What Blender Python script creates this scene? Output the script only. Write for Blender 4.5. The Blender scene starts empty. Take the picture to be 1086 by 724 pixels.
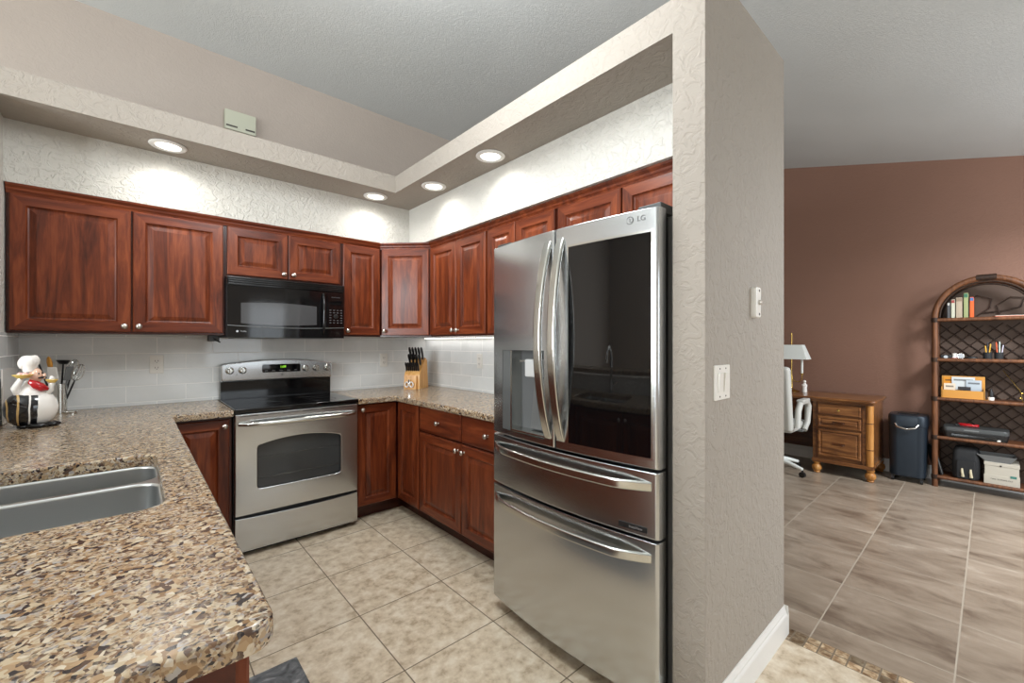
import bpy, bmesh, math, random
from mathutils import Vector, Matrix
random.seed(7)
PI = math.pi
R = math.radians
C = bpy.context.scene.collection
sc = bpy.context.scene

# ------------------------------------------------------------------ camera
FW = (0.6639, 0.7478)
cam_d = bpy.data.cameras.new('camera')
cam = bpy.data.objects.new('camera', cam_d); C.objects.link(cam)
cam.location = (-2.1458, -3.6928, 1.3159)
cam.rotation_euler = (PI / 2, 0, R(48.404) - PI / 2)
cam_d.sensor_width = 36
cam_d.lens = 450.66 / 1086 * 36
cam_d.shift_y = 2.08 / 1086
cam_d.clip_start = 0.02
sc.camera = cam

# ------------------------------------------------------------------ world, lights, exposure
w = bpy.data.worlds.new('world'); sc.world = w; w.use_nodes = True
bgn = w.node_tree.nodes['Background']
bgn.inputs[0].default_value = (0.80, 0.90, 1.0, 1); bgn.inputs[1].default_value = 1.2
sc.view_settings.view_transform = 'Standard'
sc.view_settings.look = 'None'
sc.view_settings.exposure = 0.2
sc.view_settings.gamma = 1.0
sc.view_settings.use_curve_mapping = False


def area(name, loc, rot, sx, sy, e, col=(1, 1, 1)):
    l = bpy.data.lights.new(name, 'AREA'); l.shape = 'RECTANGLE'; l.size = sx; l.size_y = sy
    l.energy = e; l.color = col
    o = bpy.data.objects.new(name, l); C.objects.link(o); o.location = loc; o.rotation_euler = rot
    return o


DAY = (0.90, 0.96, 1.0)
area('window_daylight', (-6.9, -2.55, 1.25), (0, -PI / 2, 0), 2.2, 1.7, 200, DAY)       # faces +X, sliding doors
area('window_daylight', (-0.3, -5.9, 1.45), (PI / 2, 0, 0), 1.7, 1.2, 12, DAY)        # faces +Y, window behind the camera
area('window_daylight', (2.4, -5.9, 1.3), (PI / 2, 0, 0), 1.8, 1.7, 30, DAY)           # dining side window
# unseen fill points added to brighten the living side, kitchen and dining side
def fill_point(loc, e, rad=0.18):
    l = bpy.data.lights.new('fill_light', 'POINT'); l.energy = e; l.shadow_soft_size = rad; l.color = (0.93, 0.97, 1.0)
    o = bpy.data.objects.new('fill_light', l); C.objects.link(o); o.location = loc


fill_point((-4.6, -2.6, 2.25), 95)
fill_point((-1.5, -2.2, 2.85), 64, 0.3)
fill_point((1.9, -4.9, 2.0), 26)
area('dining_fill_light', (2.1, -4.5, 2.35), (0, 0, 0), 0.5, 0.5, 70, (0.94, 0.97, 1.0))  # added fill facing down to lift the dining floor; no lamp hangs here

# ------------------------------------------------------------------ material helpers
MATS = {}


def newmat(name):
    m = bpy.data.materials.new(name); m.use_nodes = True
    nt = m.node_tree
    b = nt.nodes['Principled BSDF']
    MATS[name] = m
    return m, nt, b


def lin(c):
    return tuple(((v / 255) / 12.92 if v / 255 <= 0.04045 else ((v / 255 + 0.055) / 1.055) ** 2.4) for v in c) + (1,)


def plain(name, rgb, rough=0.5, metal=0.0, coat=0.0, emit=None, es=0.0, alpha=1.0, spec=None):
    m, nt, b = newmat(name)
    b.inputs['Base Color'].default_value = lin(rgb)
    b.inputs['Roughness'].default_value = rough
    b.inputs['Metallic'].default_value = metal
    b.inputs['Coat Weight'].default_value = coat
    if spec is not None: b.inputs['Specular IOR Level'].default_value = spec
    if emit:
        b.inputs['Emission Color'].default_value = lin(emit); b.inputs['Emission Strength'].default_value = es
    b.inputs['Alpha'].default_value = alpha
    # faint procedural roughness variation so nothing is perfectly flat
    n = nt.nodes.new('ShaderNodeTexNoise'); n.inputs['Scale'].default_value = 30
    mr = nt.nodes.new('ShaderNodeMapRange')
    mr.inputs['To Min'].default_value = max(0.0, rough - 0.04); mr.inputs['To Max'].default_value = min(1, rough + 0.04)
    tc = nt.nodes.new('ShaderNodeTexCoord')
    nt.links.new(tc.outputs['Object'], n.inputs['Vector'])
    nt.links.new(n.outputs['Fac'], mr.inputs['Value']); nt.links.new(mr.outputs['Result'], b.inputs['Roughness'])
    return m


def N(nt, t, **kw):
    n = nt.nodes.new(t)
    for k, v in kw.items():
        if k in ('operation', 'blend_type', 'data_type', 'feature', 'distance', 'offset', 'offset_frequency', 'squash', 'direction_type', 'axis'):
            setattr(n, k, v)
        else:
            n.inputs[k].default_value = v
    return n


def ramp(nt, stops, interp='LINEAR'):
    r = nt.nodes.new('ShaderNodeValToRGB'); cr = r.color_ramp; cr.interpolation = interp
    while len(cr.elements) > 1: cr.elements.remove(cr.elements[-1])
    cr.elements[0].position = stops[0][0]; cr.elements[0].color = stops[0][1]
    for p, c in stops[1:]:
        e = cr.elements.new(p); e.color = c
    return r


def coords(nt, scale=(1, 1, 1), rnd=False, loc=(0, 0, 0), rot=(0, 0, 0)):
    tc = nt.nodes.new('ShaderNodeTexCoord'); mp = nt.nodes.new('ShaderNodeMapping')
    mp.inputs['Scale'].default_value = scale; mp.inputs['Location'].default_value = loc; mp.inputs['Rotation'].default_value = rot
    src = tc.outputs['Object']
    if rnd:
        oi = nt.nodes.new('ShaderNodeObjectInfo'); mu = N(nt, 'ShaderNodeMath', operation='MULTIPLY'); mu.inputs[1].default_value = 17.0
        nt.links.new(oi.outputs['Random'], mu.inputs[0])
        va = N(nt, 'ShaderNodeVectorMath', operation='ADD')
        nt.links.new(src, va.inputs[0]); nt.links.new(mu.outputs[0], va.inputs[1]); src = va.outputs[0]
    nt.links.new(src, mp.inputs['Vector'])
    return mp.outputs['Vector']


def textured_wall(name, rgb, strength=0.35, scale=28, rough=0.75, dist=0.006):
    m, nt, b = newmat(name)
    v = coords(nt)
    b.inputs['Roughness'].default_value = rough
    n1 = N(nt, 'ShaderNodeTexNoise', Scale=scale, Detail=3.0, Roughness=0.55, Distortion=1.2)
    r = ramp(nt, [(0.44, (0, 0, 0, 1)), (0.56, (1, 1, 1, 1))])
    n2 = N(nt, 'ShaderNodeTexNoise', Scale=scale * 3.2, Detail=3.0)
    mix = N(nt, 'ShaderNodeMath', operation='MULTIPLY_ADD'); mix.inputs[1].default_value = 0.35
    bp = N(nt, 'ShaderNodeBump', Strength=strength, Distance=dist)
    nt.links.new(v, n1.inputs['Vector']); nt.links.new(v, n2.inputs['Vector'])
    nt.links.new(n1.outputs['Fac'], r.inputs[0])
    nt.links.new(n2.outputs['Fac'], mix.inputs[0]); nt.links.new(r.outputs['Color'], mix.inputs[2])
    nt.links.new(mix.outputs[0], bp.inputs['Height']); nt.links.new(bp.outputs['Normal'], b.inputs['Normal'])
    n3 = N(nt, 'ShaderNodeTexNoise', Scale=1.3, Detail=2.0)
    c = lin(rgb)
    rc = ramp(nt, [(0.3, tuple(x * 0.96 for x in c[:3]) + (1,)), (0.7, tuple(min(1, x * 1.03) for x in c[:3]) + (1,))])
    nt.links.new(v, n3.inputs['Vector']); nt.links.new(n3.outputs['Fac'], rc.inputs[0]); nt.links.new(rc.outputs['Color'], b.inputs['Base Color'])
    return m


def wood(name, c_dark, c_mid, c_light, axis='z', rough=0.32, coat=0.25, s=1.0):
    m, nt, b = newmat(name)
    sc_ = {'z': (9 * s, 9 * s, 0.9 * s), 'x': (0.9 * s, 9 * s, 9 * s), 'y': (9 * s, 0.9 * s, 9 * s)}[axis]
    v = coords(nt, sc_, rnd=True)
    n1 = N(nt, 'ShaderNodeTexNoise', Scale=1.6, Detail=5.0, Roughness=0.6, Distortion=1.4)
    nt.links.new(v, n1.inputs['Vector'])
    fine = coords(nt, tuple(k * 9 for k in sc_), rnd=True)
    n2 = N(nt, 'ShaderNodeTexNoise', Scale=1.5, Detail=3.0)
    nt.links.new(fine, n2.inputs['Vector'])
    ad = N(nt, 'ShaderNodeMath', operation='MULTIPLY_ADD'); ad.inputs[1].default_value = 0.22
    nt.links.new(n2.outputs['Fac'], ad.inputs[0]); nt.links.new(n1.outputs['Fac'], ad.inputs[2])
    r = ramp(nt, [(0.42, lin(c_dark)), (0.6, lin(c_mid)), (0.8, lin(c_light))])
    nt.links.new(ad.outputs[0], r.inputs[0]); nt.links.new(r.outputs['Color'], b.inputs['Base Color'])
    b.inputs['Roughness'].default_value = rough
    b.inputs['Coat Weight'].default_value = coat; b.inputs['Coat Roughness'].default_value = 0.18
    b.inputs['Specular IOR Level'].default_value = 0.32
    bp = N(nt, 'ShaderNodeBump', Strength=0.05, Distance=0.001)
    nt.links.new(n2.outputs['Fac'], bp.inputs['Height']); nt.links.new(bp.outputs['Normal'], b.inputs['Normal'])
    return m


def steel(name, rgb, rough=0.27, axis='x', aniso=0.6):
    m, nt, b = newmat(name)
    s = {'x': (1.2, 260, 260), 'z': (400, 400, 3)}[axis]
    v = coords(nt, s)
    n = N(nt, 'ShaderNodeTexNoise', Scale=1.0, Detail=2.0)
    nt.links.new(v, n.inputs['Vector'])
    mr = nt.nodes.new('ShaderNodeMapRange'); mr.inputs['To Min'].default_value = rough - 0.006; mr.inputs['To Max'].default_value = rough + 0.008
    nt.links.new(n.outputs['Fac'], mr.inputs['Value']); nt.links.new(mr.outputs['Result'], b.inputs['Roughness'])
    # slow waviness of the sheet
    v2 = coords(nt, (1, 1, 0.25)); n2 = N(nt, 'ShaderNodeTexNoise', Scale=4.0, Detail=1.0)
    nt.links.new(v2, n2.inputs['Vector'])
    bp = N(nt, 'ShaderNodeBump', Strength=0.03, Distance=0.004)
    nt.links.new(n2.outputs['Fac'], bp.inputs['Height']); nt.links.new(bp.outputs['Normal'], b.inputs['Normal'])
    b.inputs['Metallic'].default_value = 1.0
    b.inputs['Base Color'].default_value = lin(rgb)
    b.inputs['Anisotropic'].default_value = aniso
    tg = nt.nodes.new('ShaderNodeTangent'); tg.direction_type = 'RADIAL'; tg.axis = 'Z'
    nt.links.new(tg.outputs['Tangent'], b.inputs['Tangent'])
    return m


# ------------------------------------------------------------------ materials
M_wall = textured_wall('wall_taupe', (158, 150, 140), 0.42, 20, dist=0.005)
M_wallsm = textured_wall('wall_taupe_upper', (166, 155, 145), 0.15, 30)
M_wallL = textured_wall('wall_cream_knockdown', (200, 197, 189), 0.6, 24, dist=0.006)
M_maroon = textured_wall('wall_maroon', (132, 98, 82), 0.2, 30)
M_ceil = textured_wall('ceiling_texture', (198, 201, 200), 0.22, 60, rough=0.9)
M_white = plain('white_trim_paint', (228, 227, 224), 0.35)
M_woodV = wood('cherry_wood_vertical', (68, 27, 13), (103, 46, 23), (136, 68, 36), 'z', 0.33, 0.07)
M_woodH = wood('cherry_wood_horizontal', (74, 29, 14), (102, 45, 23), (130, 64, 34), 'x', 0.33, 0.07)
M_woodD = wood('cherry_wood_carcass', (50, 19, 11), (66, 26, 15), (80, 34, 20), 'x')
M_nickel = plain('satin_nickel', (205, 200, 192), 0.28, 1.0)
M_steel = steel('stainless_brushed', (198, 201, 203), 0.22, aniso=0.8)
M_steelH = steel('stainless_handle', (205, 205, 200), 0.2, aniso=0.2)
M_sink = steel('stainless_sink', (205, 207, 207), 0.33, aniso=0.2)
M_black = plain('black_gloss_enamel', (14, 14, 15), 0.08)
M_blackglass = plain('black_glass', (9, 9, 10), 0.03)
M_blackmat = plain('black_satin_plastic', (22, 22, 23), 0.4)
M_darkgrey = plain('dark_grey_paint', (70, 72, 72), 0.45, 0.3)
M_grey = plain('grey_plastic', (112, 114, 114), 0.4, 0.2)
M_chrome = plain('chrome', (215, 215, 212), 0.08, 1.0)
M_plate = plain('switch_plate_white', (226, 223, 216), 0.35)
M_slot = plain('dark_slot', (60, 55, 50), 0.6)
M_greendigit = plain('green_display_digits', (120, 190, 40), 0.4, emit=(150, 230, 50), es=1.2)
M_ledbulb = plain('led_bead', (255, 250, 240), 0.4, emit=(255, 250, 242), es=4)
M_lampdisc = plain('recessed_lamp_lens', (255, 252, 246), 0.4, emit=(255, 248, 236), es=3)
M_porc = plain('white_porcelain', (236, 232, 226), 0.08, coat=0.4)
M_red = plain('red_glaze', (170, 22, 30), 0.1, coat=0.4)
M_yellow = plain('yellow_glaze', (226, 196, 110), 0.12, coat=0.4)
M_skin = plain('painted_skin_glaze', (232, 190, 165), 0.12, coat=0.4)
M_honey = wood('light_oak_block', (196, 138, 72), (218, 162, 94), (232, 184, 118), 'z', 0.35)
M_spoon = wood('utensil_wood', (190, 130, 50), (212, 152, 66), (226, 172, 88), 'z', 0.5, 0)
M_desk = wood('desk_walnut', (76, 44, 24), (120, 76, 42), (156, 106, 62), 'y', 0.28, 0.4)
M_deskd = wood('desk_walnut_dark', (54, 28, 12), (84, 46, 22), (108, 64, 32), 'y', 0.35, 0.3)
M_bamboo = wood('desk_bamboo_post', (150, 96, 44), (184, 126, 64), (204, 150, 86), 'z', 0.3, 0.3)
M_rattan = wood('rattan_pole', (72, 44, 26), (100, 62, 38), (124, 80, 50), 'z', 0.5, 0.1, 2)
M_rattand = wood('rattan_dark', (30, 19, 13), (46, 30, 20), (62, 42, 28), 'z', 0.6, 0.0, 2)
M_shelfw = wood('shelf_wood', (58, 34, 20), (84, 50, 30), (104, 64, 38), 'y', 0.5, 0.1)
M_brass = plain('polished_brass', (205, 172, 96), 0.18, 1.0)
M_shade = plain('white_lamp_shade', (222, 226, 222), 0.6)
M_leather = plain('light_grey_leather', (188, 188, 182), 0.45)
M_navy = plain('navy_satin_shell', (34, 44, 54), 0.3, 0.3)
M_paper = plain('off_white_card', (186, 180, 166), 0.7)
M_cord = plain('black_nylon', (30, 31, 33), 0.75)
M_teal = plain('teal_label', (60, 120, 110), 0.6)


def granite():
    m, nt, b = newmat('granite_giallo')
    v = coords(nt)
    nz = N(nt, 'ShaderNodeTexNoise', Scale=34.0, Detail=2.0)
    nt.links.new(v, nz.inputs['Vector'])
    sub = N(nt, 'ShaderNodeVectorMath', operation='MULTIPLY_ADD')
    sub.inputs[1].default_value = (0.022, 0.022, 0.022)
    nt.links.new(nz.outputs['Color'], sub.inputs[0]); nt.links.new(v, sub.inputs[2])
    vo = N(nt, 'ShaderNodeTexVoronoi', Scale=110.0); nt.links.new(sub.outputs[0], vo.inputs['Vector'])
    sep = nt.nodes.new('ShaderNodeSeparateColor'); nt.links.new(vo.outputs['Color'], sep.inputs[0])
    r = ramp(nt, [(0.0, lin((44, 37, 38))), (0.13, lin((84, 64, 52))), (0.27, lin((132, 102, 72))), (0.36, lin((162, 134, 102))),
                  (0.52, lin((186, 168, 140))), (0.70, lin((174, 146, 112))), (0.80, lin((204, 190, 168))), (0.92, lin((166, 160, 154)))], 'CONSTANT')
    nt.links.new(sep.outputs[0], r.inputs[0])
    # larger patches shifting grain selection
    vo2 = N(nt, 'ShaderNodeTexVoronoi', Scale=230.0); nt.links.new(sub.outputs[0], vo2.inputs['Vector'])
    sep2 = nt.nodes.new('ShaderNodeSeparateColor'); nt.links.new(vo2.outputs['Color'], sep2.inputs[0])
    r2 = ramp(nt, [(0.0, lin((44, 38, 40))), (0.14, lin((120, 92, 70))), (0.34, lin((168, 144, 114))), (0.62, lin((192, 176, 152))), (0.86, lin((150, 140, 134)))], 'CONSTANT')
    nt.links.new(sep2.outputs[1], r2.inputs[0])
    n3 = N(nt, 'ShaderNodeTexNoise', Scale=24.0, Detail=4.0); nt.links.new(v, n3.inputs['Vector'])
    rr = ramp(nt, [(0.42, (0, 0, 0, 1)), (0.6, (1, 1, 1, 1))]); nt.links.new(n3.outputs['Fac'], rr.inputs[0])
    mx = N(nt, 'ShaderNodeMix', data_type='RGBA')
    nt.links.new(rr.outputs['Color'], mx.inputs[0]); nt.links.new(r.outputs['Color'], mx.inputs[6]); nt.links.new(r2.outputs['Color'], mx.inputs[7])
    nt.links.new(mx.outputs[2], b.inputs['Base Color'])
    b.inputs['Roughness'].default_value = 0.24
    b.inputs['Coat Weight'].default_value = 0.15; b.inputs['Coat Roughness'].default_value = 0.05
    return m


M_granite = granite()


def tiles(name, tw, th, ox, oy, cols, grout, plane='xy', off=0.0, mortar=0.0035, rough=0.3, var=0.05, nscale=3.0, stretch=(1, 1, 1), rot=0.0, bump=0.3, distort=0.6, contrast=(0.35, 0.65)):
    """rectangular tiles laid by a brick pattern; ox, oy is a joint crossing"""
    m, nt, b = newmat(name)
    tc = nt.nodes.new('ShaderNodeTexCoord')
    sp = nt.nodes.new('ShaderNodeSeparateXYZ'); nt.links.new(tc.outputs['Object'], sp.inputs[0])
    cb = nt.nodes.new('ShaderNodeCombineXYZ')
    a = {'x': 0, 'y': 1, 'z': 2}
    nt.links.new(sp.outputs[a[plane[0]]], cb.inputs[0]); nt.links.new(sp.outputs[a[plane[1]]], cb.inputs[1])
    mp = nt.nodes.new('ShaderNodeMapping'); mp.inputs['Location'].default_value = (-ox, -oy, 0)
    nt.links.new(cb.outputs[0], mp.inputs['Vector'])
    br = nt.nodes.new('ShaderNodeTexBrick'); br.offset = off; br.offset_frequency = 2; br.squash = 1
    br.inputs['Scale'].default_value = 1; br.inputs['Mortar Size'].default_value = mortar; br.inputs['Mortar Smooth'].default_value = 0.2
    br.inputs['Brick Width'].default_value = tw; br.inputs['Row Height'].default_value = th
    br.inputs['Color1'].default_value = (0, 0, 0, 1); br.inputs['Color2'].default_value = (1, 1, 1, 1); br.inputs['Mortar'].default_value = (0.5, 0.5, 0.5, 1)
    nt.links.new(mp.outputs[0], br.inputs['Vector'])
    # per-tile shift of the stone pattern
    sh = N(nt, 'ShaderNodeVectorMath', operation='MULTIPLY_ADD'); sh.inputs[1].default_value = (7, 5, 3)
    nt.links.new(br.outputs['Color'], sh.inputs[0])
    m2 = nt.nodes.new('ShaderNodeMapping'); m2.inputs['Scale'].default_value = stretch; m2.inputs['Rotation'].default_value = (0, 0, rot)
    nt.links.new(tc.outputs['Object'], m2.inputs['Vector']); nt.links.new(m2.outputs[0], sh.inputs[2])
    n = N(nt, 'ShaderNodeTexNoise', Scale=nscale, Detail=8.0, Roughness=0.62, Distortion=distort)
    nt.links.new(sh.outputs[0], n.inputs['Vector'])
    k = len(cols); lo, hi = contrast
    r = ramp(nt, [(lo + (hi - lo) * i / (k - 1), lin(c)) for i, c in enumerate(cols)])
    nt.links.new(n.outputs['Fac'], r.inputs[0])
    hsv = nt.nodes.new('ShaderNodeHueSaturation')
    mr = nt.nodes.new('ShaderNodeMapRange'); mr.inputs['To Min'].default_value = 1 - var; mr.inputs['To Max'].default_value = 1 + var
    nt.links.new(br.outputs['Color'], mr.inputs['Value']); nt.links.new(mr.outputs['Result'], hsv.inputs['Value'])
    nt.links.new(r.outputs['Color'], hsv.inputs['Color'])
    mx = N(nt, 'ShaderNodeMix', data_type='RGBA'); mx.inputs[7].default_value = lin(grout)
    nt.links.new(br.outputs['Fac'], mx.inputs[0]); nt.links.new(hsv.outputs['Color'], mx.inputs[6])
    nt.links.new(mx.outputs[2], b.inputs['Base Color'])
    rm = nt.nodes.new('ShaderNodeMapRange'); rm.inputs['To Min'].default_value = rough; rm.inputs['To Max'].default_value = 0.8
    nt.links.new(br.outputs['Fac'], rm.inputs['Value']); nt.links.new(rm.outputs['Result'], b.inputs['Roughness'])
    iv = N(nt, 'ShaderNodeMath', operation='MULTIPLY_ADD'); iv.inputs[1].default_value = -1
    sm = N(nt, 'ShaderNodeMath', operation='MULTIPLY'); sm.inputs[1].default_value = 0.15
    nt.links.new(n.outputs['Fac'], sm.inputs[0]); nt.links.new(br.outputs['Fac'], iv.inputs[0]); nt.links.new(sm.outputs[0], iv.inputs[2])
    bp = N(nt, 'ShaderNodeBump', Strength=bump, Distance=0.003)
    nt.links.new(iv.outputs[0], bp.inputs['Height']); nt.links.new(bp.outputs['Normal'], b.inputs['Normal'])
    return m


M_floorK = tiles('kitchen_floor_tile', 0.4583, 0.4583, -0.8752, -1.2106, [(178, 159, 134), (204, 187, 162), (216, 201, 178), (226, 214, 194)], (122, 108, 90), rough=0.36, nscale=19, var=0.03, mortar=0.003, distort=0.15)
M_floorD = tiles('slate_look_floor_tile', 0.457, 0.445, 1.207, -3.154, [(112, 96, 82), (142, 127, 111), (158, 143, 127), (190, 178, 163)], (172, 160, 144), rough=0.3, nscale=3.6,
                 stretch=(2.1, 0.9, 1), rot=0.3, var=0.05, mortar=0.003, distort=0.5, contrast=(0.30, 0.78))
M_mosaic = tiles('mosaic_floor_strip', 0.05, 0.05, 0.02, -3.10, [(104, 76, 52), (150, 126, 98), (196, 178, 150)], (120, 106, 88), rough=0.3, nscale=30, var=0.55, mortar=0.003)
SUB = [(214, 216, 215), (220, 222, 221), (226, 227, 226)]
M_tileB = tiles('subway_tile_back', 0.306, 0.105, -2.188, 1.04, SUB, (240, 239, 236), plane='xz', off=0.5, mortar=0.0025, rough=0.07, nscale=3, var=0.02, bump=0.5)
M_tileR = tiles('subway_tile_right', 0.306, 0.105, -0.153, 1.04, SUB, (240, 239, 236), plane='yz', off=0.5, mortar=0.0025, rough=0.07, nscale=3, var=0.02, bump=0.5)


# ------------------------------------------------------------------ geometry helpers
class MB:
    """collects shapes into ONE mesh"""
    def __init__(self, mtx=None):
        self.b = bmesh.new(); self.m = mtx

    def _add(self, vs, fs, mi=0, smooth=False):
        if self.m: vs = [self.m @ Vector(v) for v in vs]
        bv = [self.b.verts.new(v) for v in vs]
        out = []
        for f in fs:
            try:
                q = self.b.faces.new([bv[i] for i in f]); q.material_index = mi; q.smooth = smooth; out.append(q)
            except ValueError:
                pass
        return bv, out

    def box(self, x0, x1, y0, y1, z0, z1, bev=0.0, mi=0, seg=2, m=None):
        x0, x1 = sorted((x0, x1)); y0, y1 = sorted((y0, y1)); z0, z1 = sorted((z0, z1))
        vs = [(x0, y0, z0), (x1, y0, z0), (x1, y1, z0), (x0, y1, z0), (x0, y0, z1), (x1, y0, z1), (x1, y1, z1), (x0, y1, z1)]
        if m: vs = [m @ Vector(v) for v in vs]
        bv, fs = self._add(vs, [(0, 3, 2, 1), (4, 5, 6, 7), (0, 1, 5, 4), (1, 2, 6, 5), (2, 3, 7, 6), (3, 0, 4, 7)], mi)
        if bev > 0:
            es = list({e for f in fs for e in f.edges})
            r = bmesh.ops.bevel(self.b, geom=es, offset=bev, segments=seg, affect='EDGES', profile=0.5)
            for f in r['faces']: f.material_index = mi; f.smooth = True
        return self

    def rings(self, rings, mi=0, cap0=True, cap1=True, smooth=True, closed=True):
        n = len(rings[0]); vs = [p for r in rings for p in r]; fs = []
        for i in range(len(rings) - 1):
            for j in range(n if closed else n - 1):
                k = (j + 1) % n
                fs.append((i * n + j, i * n + k, (i + 1) * n + k, (i + 1) * n + j))
        if cap0: fs.append(tuple(reversed(range(n))))
        if cap1: fs.append(tuple((len(rings) - 1) * n + j for j in range(n)))
        self._add(vs, fs, mi, smooth)
        return self

    def lathe(self, prof, c=(0, 0, 0), seg=24, mi=0, axis='z', sx=1, sy=1, smooth=True, cap=True):
        rs = []
        for r, h in prof:
            ring = []
            for i in range(seg):
                a = 2 * PI * i / seg; p = (r * math.cos(a) * sx, r * math.sin(a) * sy, h)
                if axis == 'y': p = (p[0], -p[2], p[1])      # height along -y
                if axis == 'x': p = (p[2], p[0], p[1])
                ring.append((c[0] + p[0], c[1] + p[1], c[2] + p[2]))
            rs.append(ring)
        return self.rings(rs, mi, cap, cap, smooth)

    def cyl(self, p0, p1, r, r2=None, seg=16, mi=0):
        return self.tube([p0, p1], [r, r if r2 is None else r2], seg, mi)

    def tube(self, pts, r, seg=10, mi=0, closed=False, flat=1.0, up=None):
        pts = [Vector(p) for p in pts]; n = len(pts)
        rr = r if isinstance(r, (list, tuple)) else [r] * n
        T = []
        for i in range(n):
            a = pts[(i - 1) % n] if (closed or i > 0) else pts[i]
            b_ = pts[(i + 1) % n] if (closed or i < n - 1) else pts[i]
            T.append((b_ - a).normalized())
        u = Vector(up) if up else (Vector((0, 0, 1)) if abs(T[0].z) < 0.9 else Vector((1, 0, 0)))
        rings = []
        for i in range(n):
            u = (u - T[i] * u.dot(T[i]))
            if u.length < 1e-6: u = T[i].orthogonal()
            u.normalize(); v = T[i].cross(u)
            rings.append([tuple(pts[i] + (u * math.cos(2 * PI * j / seg) + v * math.sin(2 * PI * j / seg) * flat) * rr[i]) for j in range(seg)])
        if closed: rings.append(rings[0])
        return self.rings(rings, mi, not closed, not closed)

    def ball(self, c, r, sx=1, sy=1, sz=1, seg=20, n=12, mi=0):
        prof = [(max(1e-4, r * math.sin(PI * i / n)), -r * math.cos(PI * i / n) * sz) for i in range(n + 1)]
        return self.lathe(prof, c, seg, mi, sx=sx, sy=sy)

    def prism(self, poly, a, b_, plane='xy', mi=0, smooth=False):
        """polygon in a plane, extruded between a and b_ on the third axis"""
        def P(p, h): return {'xy': (p[0], p[1], h), 'xz': (p[0], h, p[1]), 'yz': (h, p[0], p[1])}[plane]
        return self.rings([[P(p, a) for p in poly], [P(p, b_) for p in poly]], mi, True, True, smooth)

    def fill(self, loops, z, mi=0, flip=False):
        """flat face at height z bounded by loops (outer + holes), xy"""
        es = []
        for lp in loops:
            vs = [self.b.verts.new((self.m @ Vector((p[0], p[1], z))) if self.m else (p[0], p[1], z)) for p in lp]
            for i in range(len(vs)): es.append(self.b.edges.new((vs[i], vs[(i + 1) % len(vs)])))
        r = bmesh.ops.triangle_fill(self.b, edges=es, use_beauty=True, use_dissolve=False)
        for g in r['geom']:
            if isinstance(g, bmesh.types.BMFace): g.material_index = mi
        return self

    def build(self, name, mats, parent=None, ang=35):
        b = self.b
        bmesh.ops.remove_doubles(b, verts=b.verts, dist=1e-5)
        bmesh.ops.recalc_face_normals(b, faces=b.faces)
        for f in b.faces: f.smooth = True
        me = bpy.data.meshes.new(name); b.to_mesh(me); b.free()
        for m in (mats if isinstance(mats, (list, tuple)) else [mats]): me.materials.append(m)
        me.set_sharp_from_angle(angle=R(ang))
        o = bpy.data.objects.new(name, me); C.objects.link(o)
        wn = o.modifiers.new('weighted_normals', 'WEIGHTED_NORMAL'); wn.keep_sharp = True; wn.weight = 50
        if parent: o.parent = parent
        return o


def tag(o, label, cat, group=None):
    o['label'] = label; o['category'] = cat
    if group: o['group'] = group
    return o


def thing(name, label, cat, loc=(0, 0, 0), rotz=0.0, group=None):
    o = bpy.data.objects.new(name, None); C.objects.link(o); o.location = loc; o.rotation_euler = (0, 0, rotz)
    o.empty_display_size = 0.1
    return tag(o, label, cat, group)


def struct(name, mb, mats):
    o = mb.build(name, mats); o['kind'] = 'structure'; return o


def copy_tree(o, parent=None):
    c = o.copy(); C.objects.link(c)
    if parent: c.parent = parent
    for ch in list(o.children): copy_tree(ch, c)
    return c


def text_part(name, s, size, mat, parent, loc, rot, extrude=0.0004, label=None):
    cu = bpy.data.curves.new(name, 'FONT'); cu.body = s; cu.size = size; cu.extrude = extrude; cu.align_x = 'CENTER'; cu.align_y = 'CENTER'
    t = bpy.data.objects.new(name, cu); C.objects.link(t)
    bpy.context.view_layer.update()
    dg = bpy.context.evaluated_depsgraph_get()
    me = bpy.data.meshes.new_from_object(t.evaluated_get(dg))
    bpy.data.objects.remove(t)
    me.materials.clear(); me.materials.append(mat)
    o = bpy.data.objects.new(name, me); C.objects.link(o); o.parent = parent; o.location = loc; o.rotation_euler = rot
    if label: o['label'] = label
    return o


def rrect(x0, x1, y0, y1, r, n=6):
    pts = []
    for cx, cy, a0 in ((x1 - r, y1 - r, 0), (x0 + r, y1 - r, 90), (x0 + r, y0 + r, 180), (x1 - r, y0 + r, 270)):
        for i in range(n + 1):
            a = R(a0 + 90 * i / n); pts.append((cx + r * math.cos(a), cy + r * math.sin(a)))
    return pts


def offset_poly(poly, d):
    """inward offset for a CCW polygon"""
    n = len(poly); out = []
    for i in range(n):
        a, p, c = Vector(poly[i - 1]), Vector(poly[i]), Vector(poly[(i + 1) % n])
        e1 = (p - a).normalized(); e2 = (c - p).normalized()
        n1 = Vector((-e1.y, e1.x)); n2 = Vector((-e2.y, e2.x))
        m = (n1 + n2)
        if m.length < 1e-6: m = n1
        m.normalize(); k = d / max(0.3, m.dot(n1)); out.append((p.x + m.x * k, p.y + m.y * k))
    return out


# ------------------------------------------------------------------ the room shell
H = 2.60      # top of the plant-shelf height walls
CZ = 3.40     # flat ceiling
YR = -2.07    # where the ceiling starts to slope down towards the camera
SL = 0.244
zc = lambda y: CZ if y > YR else CZ - SL * (YR - y)
XE, XW, YS = 3.66, -7.0, -6.0

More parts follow.
